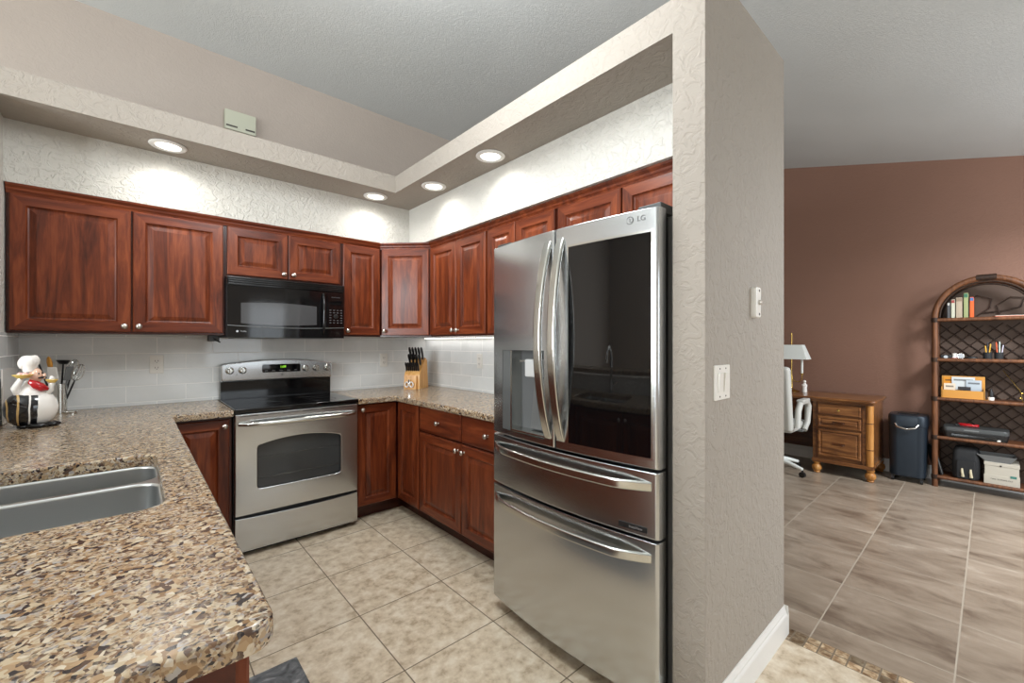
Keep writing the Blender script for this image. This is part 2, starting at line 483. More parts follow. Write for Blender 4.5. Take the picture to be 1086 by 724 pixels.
struct('floor', MB().box(XW, 0.02, YS, 0.12, -0.06, 0), M_floorK)
struct('floor_dining', MB().box(0.12, XE + 0.12, YS, 0.12, -0.06, 0), M_floorD)
struct('floor_threshold', MB().box(0.02, 0.12, YS, 0.12, -0.06, 0), M_mosaic)
mb = MB().prism([(YS, zc(YS)), (YR, CZ), (0.12, CZ), (0.12, CZ + 0.12), (YR, CZ + 0.12), (YS, zc(YS) + 0.12)], XW, XE + 0.12, 'yz')
struct('ceiling', mb, M_ceil)
struct('wall_north', MB().box(XW, XE, 0, 0.12, 0, CZ), M_wallsm)
struct('wall_east', MB().prism([(YS, 0), (0.12, 0), (0.12, CZ), (YR, CZ), (YS, zc(YS))], XE, XE + 0.12, 'yz'), M_maroon)
# south wall with two window openings, west wall with the sliding door opening
zs = zc(YS)
mb = MB()
for a, b_, c_, d in ((XW, -1.2, 0, zs), (0.6, 1.5, 0, zs), (3.3, XE, 0, zs), (-1.2, 0.6, 0, 0.85), (-1.2, 0.6, 2.05, zs), (1.5, 3.3, 0, 0.45), (1.5, 3.3, 2.15, zs)):
    mb.box(a, b_, YS - 0.12, YS, c_, d)
struct('wall_south', mb, M_wallsm)
mb = MB().prism([(YS, 0), (-3.5, 0), (-3.5, 2.4), (-1.6, 2.4), (-1.6, 0), (0.12, 0), (0.12, CZ), (YR, CZ), (YS, zs)], XW - 0.12, XW, 'yz')
struct('wall_west', mb, M_wallsm)


def window(name, x0, x1, z0, z1, cols, rows):
    mb = MB()
    t = 0.05
    mb.box(x0, x1, YS - 0.09, YS - 0.03, z0, z0 + t).box(x0, x1, YS - 0.09, YS - 0.03, z1 - t, z1)
    mb.box(x0, x0 + t, YS - 0.09, YS - 0.03, z0 + t, z1 - t).box(x1 - t, x1, YS - 0.09, YS - 0.03, z0 + t, z1 - t)
    for i in range(1, cols): x = x0 + (x1 - x0) * i / cols; mb.box(x - 0.015, x + 0.015, YS - 0.08, YS - 0.04, z0 + t, z1 - t)
    for i in range(1, rows): z = z0 + (z1 - z0) * i / rows; mb.box(x0 + t, x1 - t, YS - 0.075, YS - 0.045, z - 0.012, z + 0.012)
    struct(name, mb, M_white)


window('window_1', -1.2, 0.6, 0.85, 2.05, 4, 3)
window('window_2', 1.5, 3.3, 0.45, 2.15, 3, 4)
mb = MB()
for y in (-3.5, -2.58, -1.66):
    mb.box(XW - 0.09, XW - 0.03, y, y + 0.06, 0, 2.4)
mb.box(XW - 0.09, XW - 0.03, -3.44, -2.58, 0, 0.08).box(XW - 0.09, XW - 0.03, -2.52, -1.66, 0, 0.08)
mb.box(XW - 0.09, XW - 0.03, -3.44, -2.58, 2.32, 2.4).box(XW - 0.09, XW - 0.03, -2.52, -1.66, 2.32, 2.4)
struct('window_3', mb, M_white)

# kitchen: right-hand wall, fridge partition, left wall with pass-through
struct('wall_kitchen_right', MB().box(0.0, 0.06, -2.955, 0, 0, H), M_wallL)
XP = -0.743
struct('wall_partition', MB().box(XP, 0.06, -3.07, -2.955, 0, H, 0.004), M_wall)
struct('wall_left', MB().box(-2.77, -2.65, -0.66, 0, 0, H), M_wallL)
struct('wall_left_low', MB().box(-2.77, -2.65, -3.0, -0.66, 0, 1.06), M_wallL)
# bulkheads above the wall cabinets, and the light shelf that runs round above them
UT = 2.149; LZ = 2.473; LX = -0.646; LY = -0.655
mb = MB().prism([(-2.65, -0.335), (-0.36, -0.335), (-0.36, -2.955), (0, -2.955), (0, 0), (-2.65, 0)], UT, LZ)
struct('wall_bulkhead', mb, M_wallL)
mb = MB().prism([(-2.65, LY), (LX, LY), (LX, -2.955), (0, -2.955), (0, 0), (-2.65, 0)], LZ, H)
struct('ceiling_light_shelf', mb, M_wall)
# tile backsplash faces (3 mm off the walls)
struct('wall_backsplash_back', MB().box(-2.65, 0, -0.008, 0, 0.914, 1.372), M_tileB)
struct('wall_backsplash_right', MB().box(-0.008, 0, -2.03, -0.008, 0.914, 1.372), M_tileR)
struct('wall_backsplash_left', MB().box(-2.65, -2.642, -0.655, -0.008, 0.914, 1.372), M_tileR)


def baseboard(name, pts, out):
    """profiled skirting along a straight run from pts[0] to pts[1]; out = outward normal"""
    mb = MB(); prof = [(0, 0), (0.015, 0), (0.015, 0.085), (0.012, 0.095), (0.009, 0.100), (0.009, 0.108), (0.005, 0.118), (0.003, 0.13), (0, 0.13)]
    rs = []
    for p in pts: rs.append([(p[0] + out[0] * d, p[1] + out[1] * d, z) for d, z in prof])
    mb.rings(rs, 0, True, True, False)
    o = mb.build(name, M_white, ang=20); o['kind'] = 'structure'


baseboard('baseboard_partition', [(XP - 0.015, -3.07), (0.06, -3.07)], (0, -1))
baseboard('baseboard_partition_end', [(0.06, -3.085), (0.06, 0.0)], (1, 0))
baseboard('baseboard_partition_side', [(XP, -3.085), (XP, -2.955)], (-1, 0))
baseboard('baseboard_east', [(XE, -5.98), (XE, 0.0)], (-1, 0))

# ------------------------------------------------------------------ cabinets
def door(parent, x0, x1, z0, z1, y=0.0, knob=None, mtx=None, name='door', fw=0.057):
    """raised-panel door, front facing local -y, its back at y"""
    mb = MB(mtx); T = 0.02
    prof = [(0, 0.0), (0, T - 0.004), (0.0045, T), (fw, T), (fw + 0.003, T - 0.004), (fw + 0.007, T - 0.009), (fw + 0.013, T - 0.011), (fw + 0.036, T - 0.003), (fw + 0.040, T - 0.002)]
    rings = [[(x0 + i, y - d, z0 + i), (x1 - i, y - d, z0 + i), (x1 - i, y - d, z1 - i), (x0 + i, y - d, z1 - i)] for i, d in prof]
    n = len(rings)
    vs = [p for r in rings for p in r]
    if mtx: vs = [mtx @ Vector(v) for v in vs]
    bv = [mb.b.verts.new(v) for v in vs]
    for i in range(n - 1):
        for j in range(4):
            k = (j + 1) % 4
            f = mb.b.faces.new((bv[i * 4 + j], bv[i * 4 + k], bv[(i + 1) * 4 + k], bv[(i + 1) * 4 + j]))
            if i == 2 and j in (0, 2): f.material_index = 1
    mb.b.faces.new([bv[3 - q] for q in range(4)]); mb.b.faces.new([bv[(n - 1) * 4 + q] for q in range(4)])
    d = mb.build(name, [M_woodV, M_woodH], parent, ang=12)
    if knob: knob_part(d, knob[0], y - T, knob[1], mtx)
    return d


def knob_part(parent, x, y, z, mtx=None):
    mb = MB(mtx)
    mb.lathe([(0.008, 0), (0.008, 0.002), (0.005, 0.004), (0.005, 0.012), (0.009, 0.016), (0.0155, 0.020), (0.016, 0.024), (0.013, 0.029), (0.006, 0.0315), (0.0001, 0.032)], (x, y, z), 18, axis='y')
    mb.build('knob', M_nickel, parent, ang=60)


def drawer(parent, x0, x1, z0, z1, y, knob=True, mtx=None):
    mb = MB(mtx); T = 0.02
    rings = [[(x0 + i, y - d, z0 + i), (x1 - i, y - d, z0 + i), (x1 - i, y - d, z1 - i), (x0 + i, y - d, z1 - i)] for i, d in [(0, 0), (0, T - 0.007), (0.004, T - 0.003), (0.011, T)]]
    mb.rings(rings, 0, True, True, False)
    d = mb.build('drawer', M_woodH, parent, ang=12)
    if knob: knob_part(d, (x0 + x1) / 2, y - T, (z0 + z1) / 2, mtx)
    return d


UB, UD = 1.372, 2.098     # wall cabinet bottom, top of doors
def upper(label, origin, rot, W, splits, zb=UB, knobs=None, dep=0.305):
    """wall cabinet: local x along the width, front faces local -y"""
    t = thing('wall_cabinet', label, 'cabinet', (origin[0], origin[1], zb), rot)
    MB().box(0.0005, W - 0.0005, -dep, 0, 0, UT - 0.05 - zb).build('body', M_woodD, t)
    n = len(splits) - 1
    for i in range(n):
        a, b_ = splits[i] + 0.004, splits[i + 1] - 0.004
        if i == 0: a = splits[i] + 0.012
        if i == n - 1: b_ = splits[i + 1] - 0.012
        side = knobs[i] if knobs else None
        kx = (a + 0.028) if side == 'l' else (b_ - 0.028)
        door(t, a, b_, 0.012, UD - zb, -dep, (kx, 0.045) if side else None)
    return t


upper('large two-door cherry wall cabinet at the left end, above the chef figurine', (-2.645, 0), 0, 0.948, [0, 0.486, 0.948], knobs='rl')
upper('short two-door cherry wall cabinet directly above the black microwave', (-1.697, 0), 0, 0.762, [0, 0.381, 0.762], zb=1.765, knobs='rl')
upper('narrow single-door cherry wall cabinet just right of the microwave', (-0.935, 0), 0, 0.325, [0, 0.325], knobs='l')
upper('two-door cherry wall cabinet right of the diagonal corner one, above the light strip', (0, -0.61), -PI / 2, 0.76, [0, 0.39, 0.76], knobs='rl')
upper('tall two-door cherry wall cabinet partly hidden behind the refrigerator', (0, -1.37), -PI / 2, 0.655, [0, 0.30, 0.655], knobs='rl')
upper('short deep cherry wall cabinet directly above the refrigerator', (0, -2.025), -PI / 2, 0.928, [0, 0.44, 0.928], zb=1.83, knobs=None)
# diagonal corner wall cabinet
t = thing('wall_cabinet', 'diagonal corner cherry wall cabinet with one wide door above the knife block', 'cabinet', (-0.4575, -0.4575, UB), R(-45))
inv = Matrix.Rotation(R(45), 4, 'Z')
def loc45(x, y):
    v = inv @ Vector((x + 0.4575, y + 0.4575, 0)); return (v.x, v.y)
poly = [loc45(*p) for p in ((-0.001, -0.001), (-0.609, -0.001), (-0.609, -0.305), (-0.305, -0.609), (-0.001, -0.609))]
MB().prism(poly, 0, UT - 0.05 - UB).build('body', M_woodD, t)
door(t, -0.200, 0.200, 0.012, UD - UB, 0.0, (-0.172, 0.045))

# crown moulding over the wall cabinets
prof = [(0.0, 2.099), (0.008, 2.099), (0.010, 2.108), (0.016, 2.116), (0.018, 2.126), (0.030, 2.138), (0.032, 2.148), (0.0, 2.148)]
path = [(-2.645, -0.305), (-0.61, -0.305), (-0.305, -0.61), (-0.305, -2.95)]
rs = []
for i, p in enumerate(path):
    ds = []
    for k in ((i - 1, i), (i, i + 1)):
        if k[0] >= 0 and k[1] < len(path):
            a, b_ = Vector(path[k[0]]), Vector(path[k[1]]); e = (b_ - a).normalized(); ds.append(Vector((e.y, -e.x)))
    m = sum(ds, Vector((0, 0))).normalized(); s = 1 / m.dot(ds[0])
    rs.append([(p[0] + m.x * s * (d + 0.0) , p[1] + m.y * s * d, z) for d, z in prof])
o = MB().rings(rs, 0, True, True, False).build('crown_moulding', M_woodH, ang=10)
tag(o, 'stepped cherry crown moulding running along the top of all the wall cabinets', 'moulding')

# base cabinets
CT, CB = 0.914, 0.874
def base_body(t, W, dep=0.59):
    MB().box(0.001, W - 0.001, -dep, -0.01, 0.10, CB - 0.001).box(0.001, W - 0.001, -dep + 0.07, -0.01, 0.0, 0.10).build('body', M_woodD, t)

t = thing('base_cabinet', 'cherry base cabinet between the stove and the sink counter, its door half hidden', 'cabinet', (-2.014, 0, 0), 0)
base_body(t, 0.315); door(t, 0.012, 0.300, 0.115, 0.855, -0.59, (0.275, 0.815))
t = thing('base_cabinet', 'cherry base cabinet with two drawers over two doors beside the refrigerator', 'cabinet', (0, -0.945, 0), -PI / 2)
base_body(t, 1.08)
drawer(t, 0.008, 0.527, 0.69, 0.862, -0.59); drawer(t, 0.535, 1.072, 0.69, 0.862, -0.59)
door(t, 0.008, 0.527, 0.112, 0.678, -0.59, (0.497, 0.635)); door(t, 0.535, 1.072, 0.112, 0.678, -0.59, (0.565, 0.635))
t = thing('base_cabinet', 'corner cherry base cabinet right of the stove with two doors meeting at the inner corner', 'cabinet', (0, 0, 0), 0)
poly = [(-0.01, -0.01), (-0.933, -0.01), (-0.933, -0.59), (-0.59, -0.59), (-0.59, -0.943), (-0.01, -0.943)]
polyk = [(-0.01, -0.01), (-0.933, -0.01), (-0.933, -0.52), (-0.52, -0.52), (-0.52, -0.943), (-0.01, -0.943)]
MB().prism(poly, 0.10, CB - 0.001).prism(polyk, 0, 0.10).build('body', M_woodD, t)
door(t, -0.922, -0.618, 0.112, 0.862, -0.59, (-0.89, 0.825))
door(t, 0.618, 0.937, 0.112, 0.862, -0.59, None, Matrix.Rotation(-PI / 2, 4, 'Z'))
# sink run
t = thing('base_cabinet', 'cherry sink base cabinet under the granite counter nearest the camera', 'cabinet', (-2.60, -2.955, 0), PI / 2)
W = 2.35
mb = MB().box(0.0, W, -0.565, -0.545, 0.10, CB - 0.001).box(0.0, 0.02, -0.545, 0, 0.10, CB - 0.001).box(W - 0.02, W, -0.545, 0, 0.10, CB - 0.001)
mb.box(0.02, W - 0.02, -0.02, 0, 0.10, CB - 0.001).box(0.0, W, -0.49, -0.01, 0.0, 0.10)
mb.build('body', M_woodD, t)
for i in range(4):
    a = 0.01 + i * 0.585
    door(t, a, a + 0.575, 0.112, 0.862, -0.565, ((a + 0.545) if i % 2 == 0 else (a + 0.03), 0.815))

# granite counters
def counter(name, outer, hole, label):
    prof = [(0.009, CT), (0.004, CT - 0.0015), (0.0012, CT - 0.005), (0, CT - 0.010), (0, CB + 0.006), (0.003, CB)]
    mb = MB()
    rings = [[(p[0], p[1], z) for p in offset_poly(outer, i)] for i, z in prof]
    mb.rings(rings, 0, False, False, True)
    loops = [offset_poly(outer, prof[0][0])]; loopb = [offset_poly(outer, prof[-1][0])]
    if hole:
        hr = [[(p[0], p[1], z) for p in offset_poly(hole, -i)] for i, z in [(0.006, CT), (0.002, CT - 0.002), (0, CT - 0.006), (0, CB)]]
        mb.rings(hr, 0, False, False, True)
        loops.append(offset_poly(hole, -0.006)); loopb.append(hole)
    mb.fill(loops, CT); mb.fill(loopb, CB)
    o = mb.build(name, M_granite, ang=40)
    return tag(o, label, 'countertop')


r = 0.035
corner = [(-1.988 - r + r * math.cos(R(a)), -3.0 + r + r * math.sin(R(a))) for a in range(-90, 1, 15)]
outer = [(-2.648, -3.0)] + corner + [(-1.988, -0.655), (-1.699, -0.655), (-1.699, -0.010), (-2.640, -0.010), (-2.640, -0.66), (-2.648, -0.66)]
hole = rrect(-2.53, -2.088, -2.33, -1.66, 0.06)
counter('granite_countertop', outer, hole, 'speckled tan granite counter with the sink cut into it, left of the stove')
outer = [(-0.933, -0.655), (-0.645, -0.655), (-0.645, -2.028), (-0.010, -2.028), (-0.010, -0.010), (-0.933, -0.010)]
counter('granite_countertop', outer, None, 'speckled tan granite counter carrying the knife block, between the stove and refrigerator')
# raised bar on the pass-through half wall
o = MB().box(-3.05, -2.62, -3.02, -0.665, 1.062, 1.10, 0.008).build('granite_bar_top', M_granite)
tag(o, 'raised granite bar top on the low wall beside the sink', 'countertop')

# double-bowl undermount sink
t = thing('kitchen_sink', 'stainless undermount double bowl sink set in the granite counter', 'sink', (-2.309, -1.995, 0.66))
def rel(lp, ox=-2.309, oy=-1.995): return [(p[0] - ox, p[1] - oy) for p in lp]
flange = rel(rrect(-2.55, -2.068, -2.35, -1.64, 0.07))
bowls = [rel(rrect(-2.525, -2.093, -1.885, -1.665, 0.055)), rel(rrect(-2.525, -2.093, -2.325, -1.915, 0.055))]
mb = MB(); zt = CB - 0.001 - 0.66
mb.fill([flange] + [offset_poly(b_, -0.006) for b_ in bowls], zt)
mb.build('rim', M_sink, t)
for b_ in bowls:
    mb = MB()
    pr = [(-0.006, zt), (-0.002, zt - 0.003), (0, zt - 0.008), (0.004, zt - 0.12), (0.010, 0.030), (0.020, 0.012), (0.045, 0.004), (0.09, 0.002)]
    mb.rings([[(p[0], p[1], z) for p in offset_poly(b_, i)] for i, z in pr], 0, False, True)
    bo = mb.build('bowl', M_sink, t, ang=50)
    cx = sum(p[0] for p in b_) / len(b_); cy = sum(p[1] for p in b_) / len(b_)
    MB().lathe([(0.045, 0.002), (0.045, 0.005), (0.035, 0.006), (0.03, 0.003), (0.0001, 0.003)], (cx, cy, 0), 24).build('drain', M_chrome, bo)

t = thing('kitchen_faucet', 'chrome gooseneck faucet behind the sink', 'faucet', (-2.585, -1.99, CT))
MB().lathe([(0.0001, 0), (0.028, 0), (0.028, 0.008), (0.020, 0.014), (0.018, 0.09), (0.012, 0.10)], seg=20, cap=False).build('base', M_chrome, t, ang=50)
MB().tube([(0, 0, 0.09), (0, 0, 0.28), (0.02, 0, 0.34), (0.07, 0, 0.375), (0.13, 0, 0.35), (0.155, 0, 0.29), (0.158, 0, 0.25)], [0.012] * 5 + [0.013, 0.015], 14).build('spout', M_chrome, t, ang=60)
MB().tube([(0, -0.018, 0.06), (0, -0.05, 0.075), (0, -0.09, 0.10)], [0.008, 0.007, 0.005], 10).build('lever', M_chrome, t, ang=60)
t = thing('led_light_strip', 'string of small white lights under the raised bar top beside the sink', 'light', (-2.632, -1.8, 1.055))
MB().box(-0.004, 0.004, -1.15, 1.10, 0.003, 0.0065).build('backing', M_white, t)
mb = MB()
for i in range(75): mb.ball((0, 1.09 - i * 0.03, 0.0), 0.0042, seg=8, n=6)
o = mb.build('led_beads', M_ledbulb, t); o['kind'] = 'stuff'

# ------------------------------------------------------------------ stove
SX, SW = -1.697, 0.760
t = thing('stove', 'stainless electric range with black glass cooktop below the microwave', 'stove', (SX + 0.001, 0, 0))
MB().box(0, SW, -0.615, -0.012, 0.035, 0.890).box(0.03, SW - 0.03, -0.58, -0.05, 0, 0.035).build('body', M_blackmat, t)
mb = MB().box(-0.0, SW, -0.662, -0.035, 0.890, 0.916, 0.005, seg=3)
ck = mb.build('cooktop', M_blackglass, t)
M_ring = plain('burner_ring_print', (52, 52, 54), 0.2)
for x, y, rr in ((0.20, -0.48, 0.105), (0.20, -0.20, 0.078), (0.57, -0.48, 0.09), (0.57, -0.20, 0.105)):
    MB().lathe([(rr, 0.9160), (rr, 0.9166), (rr - 0.004, 0.9166), (rr - 0.004, 0.9160)], (x, y, 0), 40, cap=False).build('burner_ring', M_ring, ck)
M_edge = plain('cooktop_edge_trim', (70, 70, 72), 0.25, 0.8)
MB().box(0.01, SW - 0.01, -0.085, -0.075, 0.9165, 0.922).build('cooktop_trim', M_edge, t)
# backguard
MB().box(0.004, SW - 0.004, -0.075, -0.012, 0.9165, 1.045).build('back_panel', M_black, t)
def arch(x0, x1, z0, z1, rise, r=0.02, n=14):
    pts = [(x0 + r * 0.3, z0), (x1 - r * 0.3, z0), (x1, z0 + r)]
    pts += [(x1, z1 - r), (x1 - r * 0.3, z1 - r * 0.3)]
    for i in range(n + 1):
        s = i / n; x = x1 - r + (x0 - x1 + 2 * r) * s; pts.append((x, z1 + rise * (1 - (2 * s - 1) ** 2)))
    pts += [(x0 + r * 0.3, z1 - r * 0.3), (x0, z1 - r), (x0, z0 + r)]
    return pts
def plate(poly, yb, yf, bev=0.006):
    """xz polygon with rounded front edge; yf is the front (more negative)"""
    cx = [p[0] for p in poly]; 
    mb = MB()
    pr = [(0, yb), (0, yf + bev), (bev * 0.35, yf + bev * 0.3), (bev, yf)]
    mb.rings([[(p[0], y, p[1]) for p in offset_poly(poly, i)] for i, y in pr], 0, True, True)
    return mb
cp = plate(arch(0.0, SW, 1.042, 1.168, 0.030), -0.013, -0.112, 0.012).build('control_panel', M_steel, t, ang=30)
dp = plate(rrect(0.256, 0.518, 1.100, 1.160, 0.008), -0.1125, -0.1150, 0.001).build('display', M_blackglass, cp)
text_part('clock_digits', '1:09', 0.024, M_greendigit, dp, (0.395, -0.1153, 1.139), (PI / 2, 0, 0))
M_print = plain('pale_print', (150, 150, 152), 0.5)
for i in range(5):
    text_part('button_legend', ('BAKE', 'BROIL', 'CLEAN', 'TIMER', 'START')[i], 0.008, M_print, dp, (0.282 + i * 0.05, -0.1153, 1.112), (PI / 2, 0, 0))
lg = MB().lathe([(0.009, 0), (0.009, 0.0012), (0.0075, 0.0012), (0.0075, 0)], (0.388, -0.1122, 1.080), 24, axis='y', cap=False).build('logo', M_blackmat, cp)
text_part('logo_letters', 'GE', 0.009, M_blackmat, lg, (0.388, -0.1128, 1.080), (PI / 2, 0, 0))
for x in (0.053, 0.131, 0.554, 0.632, 0.717):
    mb = MB().lathe([(0.024, 0), (0.024, 0.004), (0.019, 0.006), (0.017, 0.020), (0.014, 0.023), (0.0001, 0.023)], (x, -0.112, 1.122), 24, axis='y')
    mb.box(x - 0.005, x + 0.005, -0.146, -0.132, 1.103, 1.141, 0.002)
    kb = mb.build('control_knob', M_steelH, cp)
    MB().lathe([(0.0265, 0), (0.0265, 0.002), (0.0245, 0.002), (0.0245, 0)], (x, -0.112, 1.122), 24, axis='y', cap=False).build('knob_ring', M_blackmat, kb)
for x in (0.095, 0.69):
    MB().lathe([(0.003, 0), (0.003, 0.001), (0.0001, 0.0012)], (x, -0.112, 1.093), 10, axis='y').build('indicator_light', M_blackmat, cp)
# oven door with an arched window opening
def arched_window(x0, x1, z0, z1, rise, r=0.02, n=14):
    pts = [(x0 + r, z0), (x1 - r, z0), (x1 - r * 0.3, z0 + r * 0.3), (x1, z0 + r), (x1, z1 - r), (x1 - r * 0.3, z1 - r * 0.2)]
    for i in range(n + 1):
        s = i / n; x = x1 - r + (x0 - x1 + 2 * r) * s; pts.append((x, z1 + rise * (1 - (2 * s - 1) ** 2)))
    pts += [(x0 + r * 0.3, z1 - r * 0.2), (x0, z1 - r), (x0, z0 + r), (x0 + r * 0.3, z0 + r * 0.3)]
    return pts
DX0, DX1, DZ0, DZ1 = 0.004, SW - 0.004, 0.258, 0.882
outer = rrect(DX0, DX1, DZ0, DZ1, 0.006, 3); hole = arched_window(0.125, 0.635, 0.408, 0.682, 0.030)
mx = Matrix(((1, 0, 0, 0), (0, 0, 1, 0), (0, 1, 0, 0), (0, 0, 0, 1)))   # (x, z, y) -> (x, y, z)
mb = MB(mx); YF = -0.655; YB = -0.617
mb.rings([[(p[0], p[1], y) for p in offset_poly(outer, i)] for i, y in ((0, YB), (0, YF + 0.006), (0.002, YF + 0.002), (0.006, YF))], 0, False, False)
mb.rings([[(p[0], p[1], y) for p in offset_poly(hole, -i)] for i, y in ((0.006, YF), (0.002, YF + 0.002), (0, YF + 0.005), (0, YB))], 0, False, False)
mb.fill([offset_poly(outer, 0.006), offset_poly(hole, -0.006)], YF)
mb.fill([outer, hole], YB)
od = mb.build('oven_door', M_steel, t, ang=35)
M_ovenin = plain('oven_interior_enamel', (150, 152, 152), 0.35)
mb = MB(mx); mb.rings([[(p[0], p[1], y) for p in offset_poly(hole, 0.0005)] for y in (YB - 0.001, YB - 0.003)], 0, True, True, False)
mb.build('window_liner', M_ovenin, od)
def glassy(name, rgb, alpha):
    m, nt, b = newmat(name)
    b.inputs['Base Color'].default_value = lin(rgb); b.inputs['Roughness'].default_value = 0.05; b.inputs['Alpha'].default_value = alpha
    nn = N(nt, 'ShaderNodeTexNoise', Scale=2.0); mr = nt.nodes.new('ShaderNodeMapRange'); mr.inputs['To Min'].default_value = 0.04; mr.inputs['To Max'].default_value = 0.08
    nt.links.new(nn.outputs['Fac'], mr.inputs['Value']); nt.links.new(mr.outputs['Result'], b.inputs['Roughness'])
    return m
M_tint = glassy('tinted_oven_glass', (40, 41, 41), 0.4)
mb = MB(mx); mb.rings([[(p[0], p[1], y) for p in offset_poly(hole, 0.0005)] for y in (YF + 0.008, YF + 0.005)], 0, True, True, False)
mb.build('window_glass', M_tint, od)
for z in (0.47, 0.60):
    mb = MB().tube([(0.13, -0.635, z), (0.63, -0.635, z)], 0.0016, 8); mb.build('oven_rack', M_chrome, od)
for i in range(6):
    x0 = 0.03 + i * 0.118
    MB().box(x0, x0 + 0.10, -0.6565, -0.655, 0.866, 0.870).build('vent_slot', M_blackmat, od)
n = 24; pts = []
for i in range(n + 1):
    s = i / n; pts.append((0.028 + (SW - 0.056) * s, -0.655 - 0.052 * min(1, math.sin(PI * s) * 3.2) - 0.010 * math.sin(PI * s), 0.822 - 0.010 * math.sin(PI * s) ** 2 * 0 ))
MB().tube(pts, [0.014 + 0.003 * math.sin(PI * i / n) for i in range(n + 1)], 14).build('handle', M_steelH, od, ang=60)
poly = [(DX0, 0.035), (DX1, 0.035), (DX1, 0.246)] + [(DX1 + (DX0 - DX1) * i / 12, 0.246 - 0.012 * math.sin(PI * i / 12) ** 0.7) for i in range(1, 12)] + [(DX0, 0.246)]
plate(poly, -0.617, -0.653, 0.005).build('storage_drawer', M_steel, t, ang=35)

# ------------------------------------------------------------------ microwave
t = thing('microwave', 'black over-the-range microwave mounted above the stove', 'microwave', (SX + 0.001, -0.01, 1.352))
MH = 0.408
MB().box(0, SW, -0.345, 0, 0.004, MH, 0.003).build('body', M_blackmat, t)
mb = MB().box(0.0, SW, -0.372, -0.3455, MH - 0.056, MH - 0.001, 0.003)
vg = mb.build('vent_grille', M_black, t)
for i in range(4):
    MB().box(0.008, SW - 0.008, -0.380, -0.371, MH - 0.052 + i * 0.0135, MH - 0.045 + i * 0.0135, 0.0015).build('grille_slat', M_black, vg)
XD = 0.628
dmb = MB()
def bowed(x0, x1, z0, z1, yb, yf, bow, full=SW, n=14, hole=None):
    poly = []
    for i in range(n + 1):
        x = x0 + (x1 - x0) * i / n; s = 2 * x / full - 1; poly.append((x, yf - bow * (1 - s * s)))
    poly += [(x1, yb), (x0, yb)]
    return poly
dr = MB().prism(bowed(0.003, XD, 0, 0, -0.3455, -0.368, 0.014), 0.004, MH - 0.058).build('door', M_black, t, ang=30)
M_mwglass = plain('microwave_window_mesh', (74, 74, 75), 0.1)
poly = bowed(0.078, 0.555, 0, 0, -0.3455, -0.3695, 0.014)
top = [(0.078 + 0.477 * i / 14, 0.248 + 0.0) for i in range(15)]
mb = MB()
ring0, ring1 = [], []
for i in range(15):
    x = 0.078 + 0.477 * i / 14; s = 2 * x / SW - 1; y = -0.3695 - 0.014 * (1 - s * s); q = math.sin(PI * i / 14)
    ring0.append((x, y, 0.100 - 0.010 * q)); ring1.append((x, y, 0.235 + 0.010 * q))
loop = ring0 + ring1[::-1]
mb.rings([[(p[0], p[1] + 0.003, p[2]) for p in loop], loop], 0, False, False, False)
mb.rings([ring0, ring1], 0, False, False, True, closed=False)
mb.build('window', M_mwglass, dr, ang=30)
MB().tube([(0.003 + 0.754 * i / 20, -0.371 - 0.014 * (1 - (2 * (0.003 + 0.754 * i / 20) / SW - 1) ** 2), 0.078 - 0.012 * math.sin(PI * i / 20) + 0.006) for i in range(21)], 0.0022, 8).build('trim_line', M_grey, dr)
pts = [(XD - 0.028, -0.377 - 0.036 * math.sin(PI * i / 16) ** 0.6, 0.030 + 0.30 * i / 16) for i in range(17)]
MB().tube(pts, [0.008 + 0.003 * math.sin(PI * i / 16) for i in range(17)], 12).build('handle', M_black, dr, ang=60)
cpn = MB().prism(bowed(XD + 0.002, SW - 0.002, 0, 0, -0.3455, -0.368, 0.014, n=6), 0.004, MH - 0.058).build('control_panel', M_black, t, ang=30)
M_key = plain('keypad_print', (92, 93, 96), 0.4)
for rI in range(6):
    for cI in range(4):
        if rI in (2, 3) and cI in (1, 2): continue
        x = XD + 0.026 + cI * 0.027; z = 0.215 - rI * 0.019
        MB().box(x - 0.007, x + 0.007, -0.3755, -0.3735, z - 0.003, z + 0.003, 0.0005).build('button', M_key, cpn)
MB().lathe([(0.017, 0), (0.017, 0.006), (0.014, 0.009), (0.0001, 0.010)], (XD + 0.067, -0.3735, 0.168), 24, axis='y').build('dial', M_blackmat, cpn)
text_part('panel_lettering', 'PROFILE SERIES', 0.0095, M_key, cpn, (XD + 0.066, -0.3765, 0.312), (PI / 2, 0, 0))
MB().box(XD + 0.02, XD + 0.112, -0.376, -0.3735, 0.255, 0.292, 0.001).build('display', M_blackglass, cpn)
M_logo = plain('silver_logo_print', (190, 190, 190), 0.3, 0.6)
text_part('door_lettering', 'Spacemaker', 0.013, M_logo, dr, (0.520, -0.3795, 0.045), (PI / 2, 0, R(1.5)))
lg = MB().lathe([(0.007, 0), (0.007, 0.001), (0.0001, 0.001)], (0.058, -0.372, 0.045), 20, axis='y').build('logo', M_logo, dr)
text_part('logo_lettering', 'Profile', 0.013, M_logo, dr, (0.092, -0.3755, 0.045), (PI / 2, 0, R(-3)))
MB().box(0.05, 0.70, -0.30, -0.05, 0.0, 0.0041).build('underside_grille', M_grey, t)

# ------------------------------------------------------------------ refrigerator (local: front faces -y, x to the right)
FY = -2.032; FWD = 0.905
t = thing('refrigerator', 'stainless french door refrigerator with black glass panel and water dispenser, right of the counter', 'refrigerator', (0, FY, 0), -PI / 2)
MB().box(0.004, FWD - 0.004, -0.70, -0.03, 0.03, 1.775, 0.004).box(0.05, FWD - 0.05, -0.66, -0.08, 0, 0.03).build('body', plain('refrigerator_side_grey', (132, 134, 134), 0.4, 0.2), t)
def front(x): s = 2 * x / FWD - 1; return -0.800 - 0.038 * (1 - s * s)


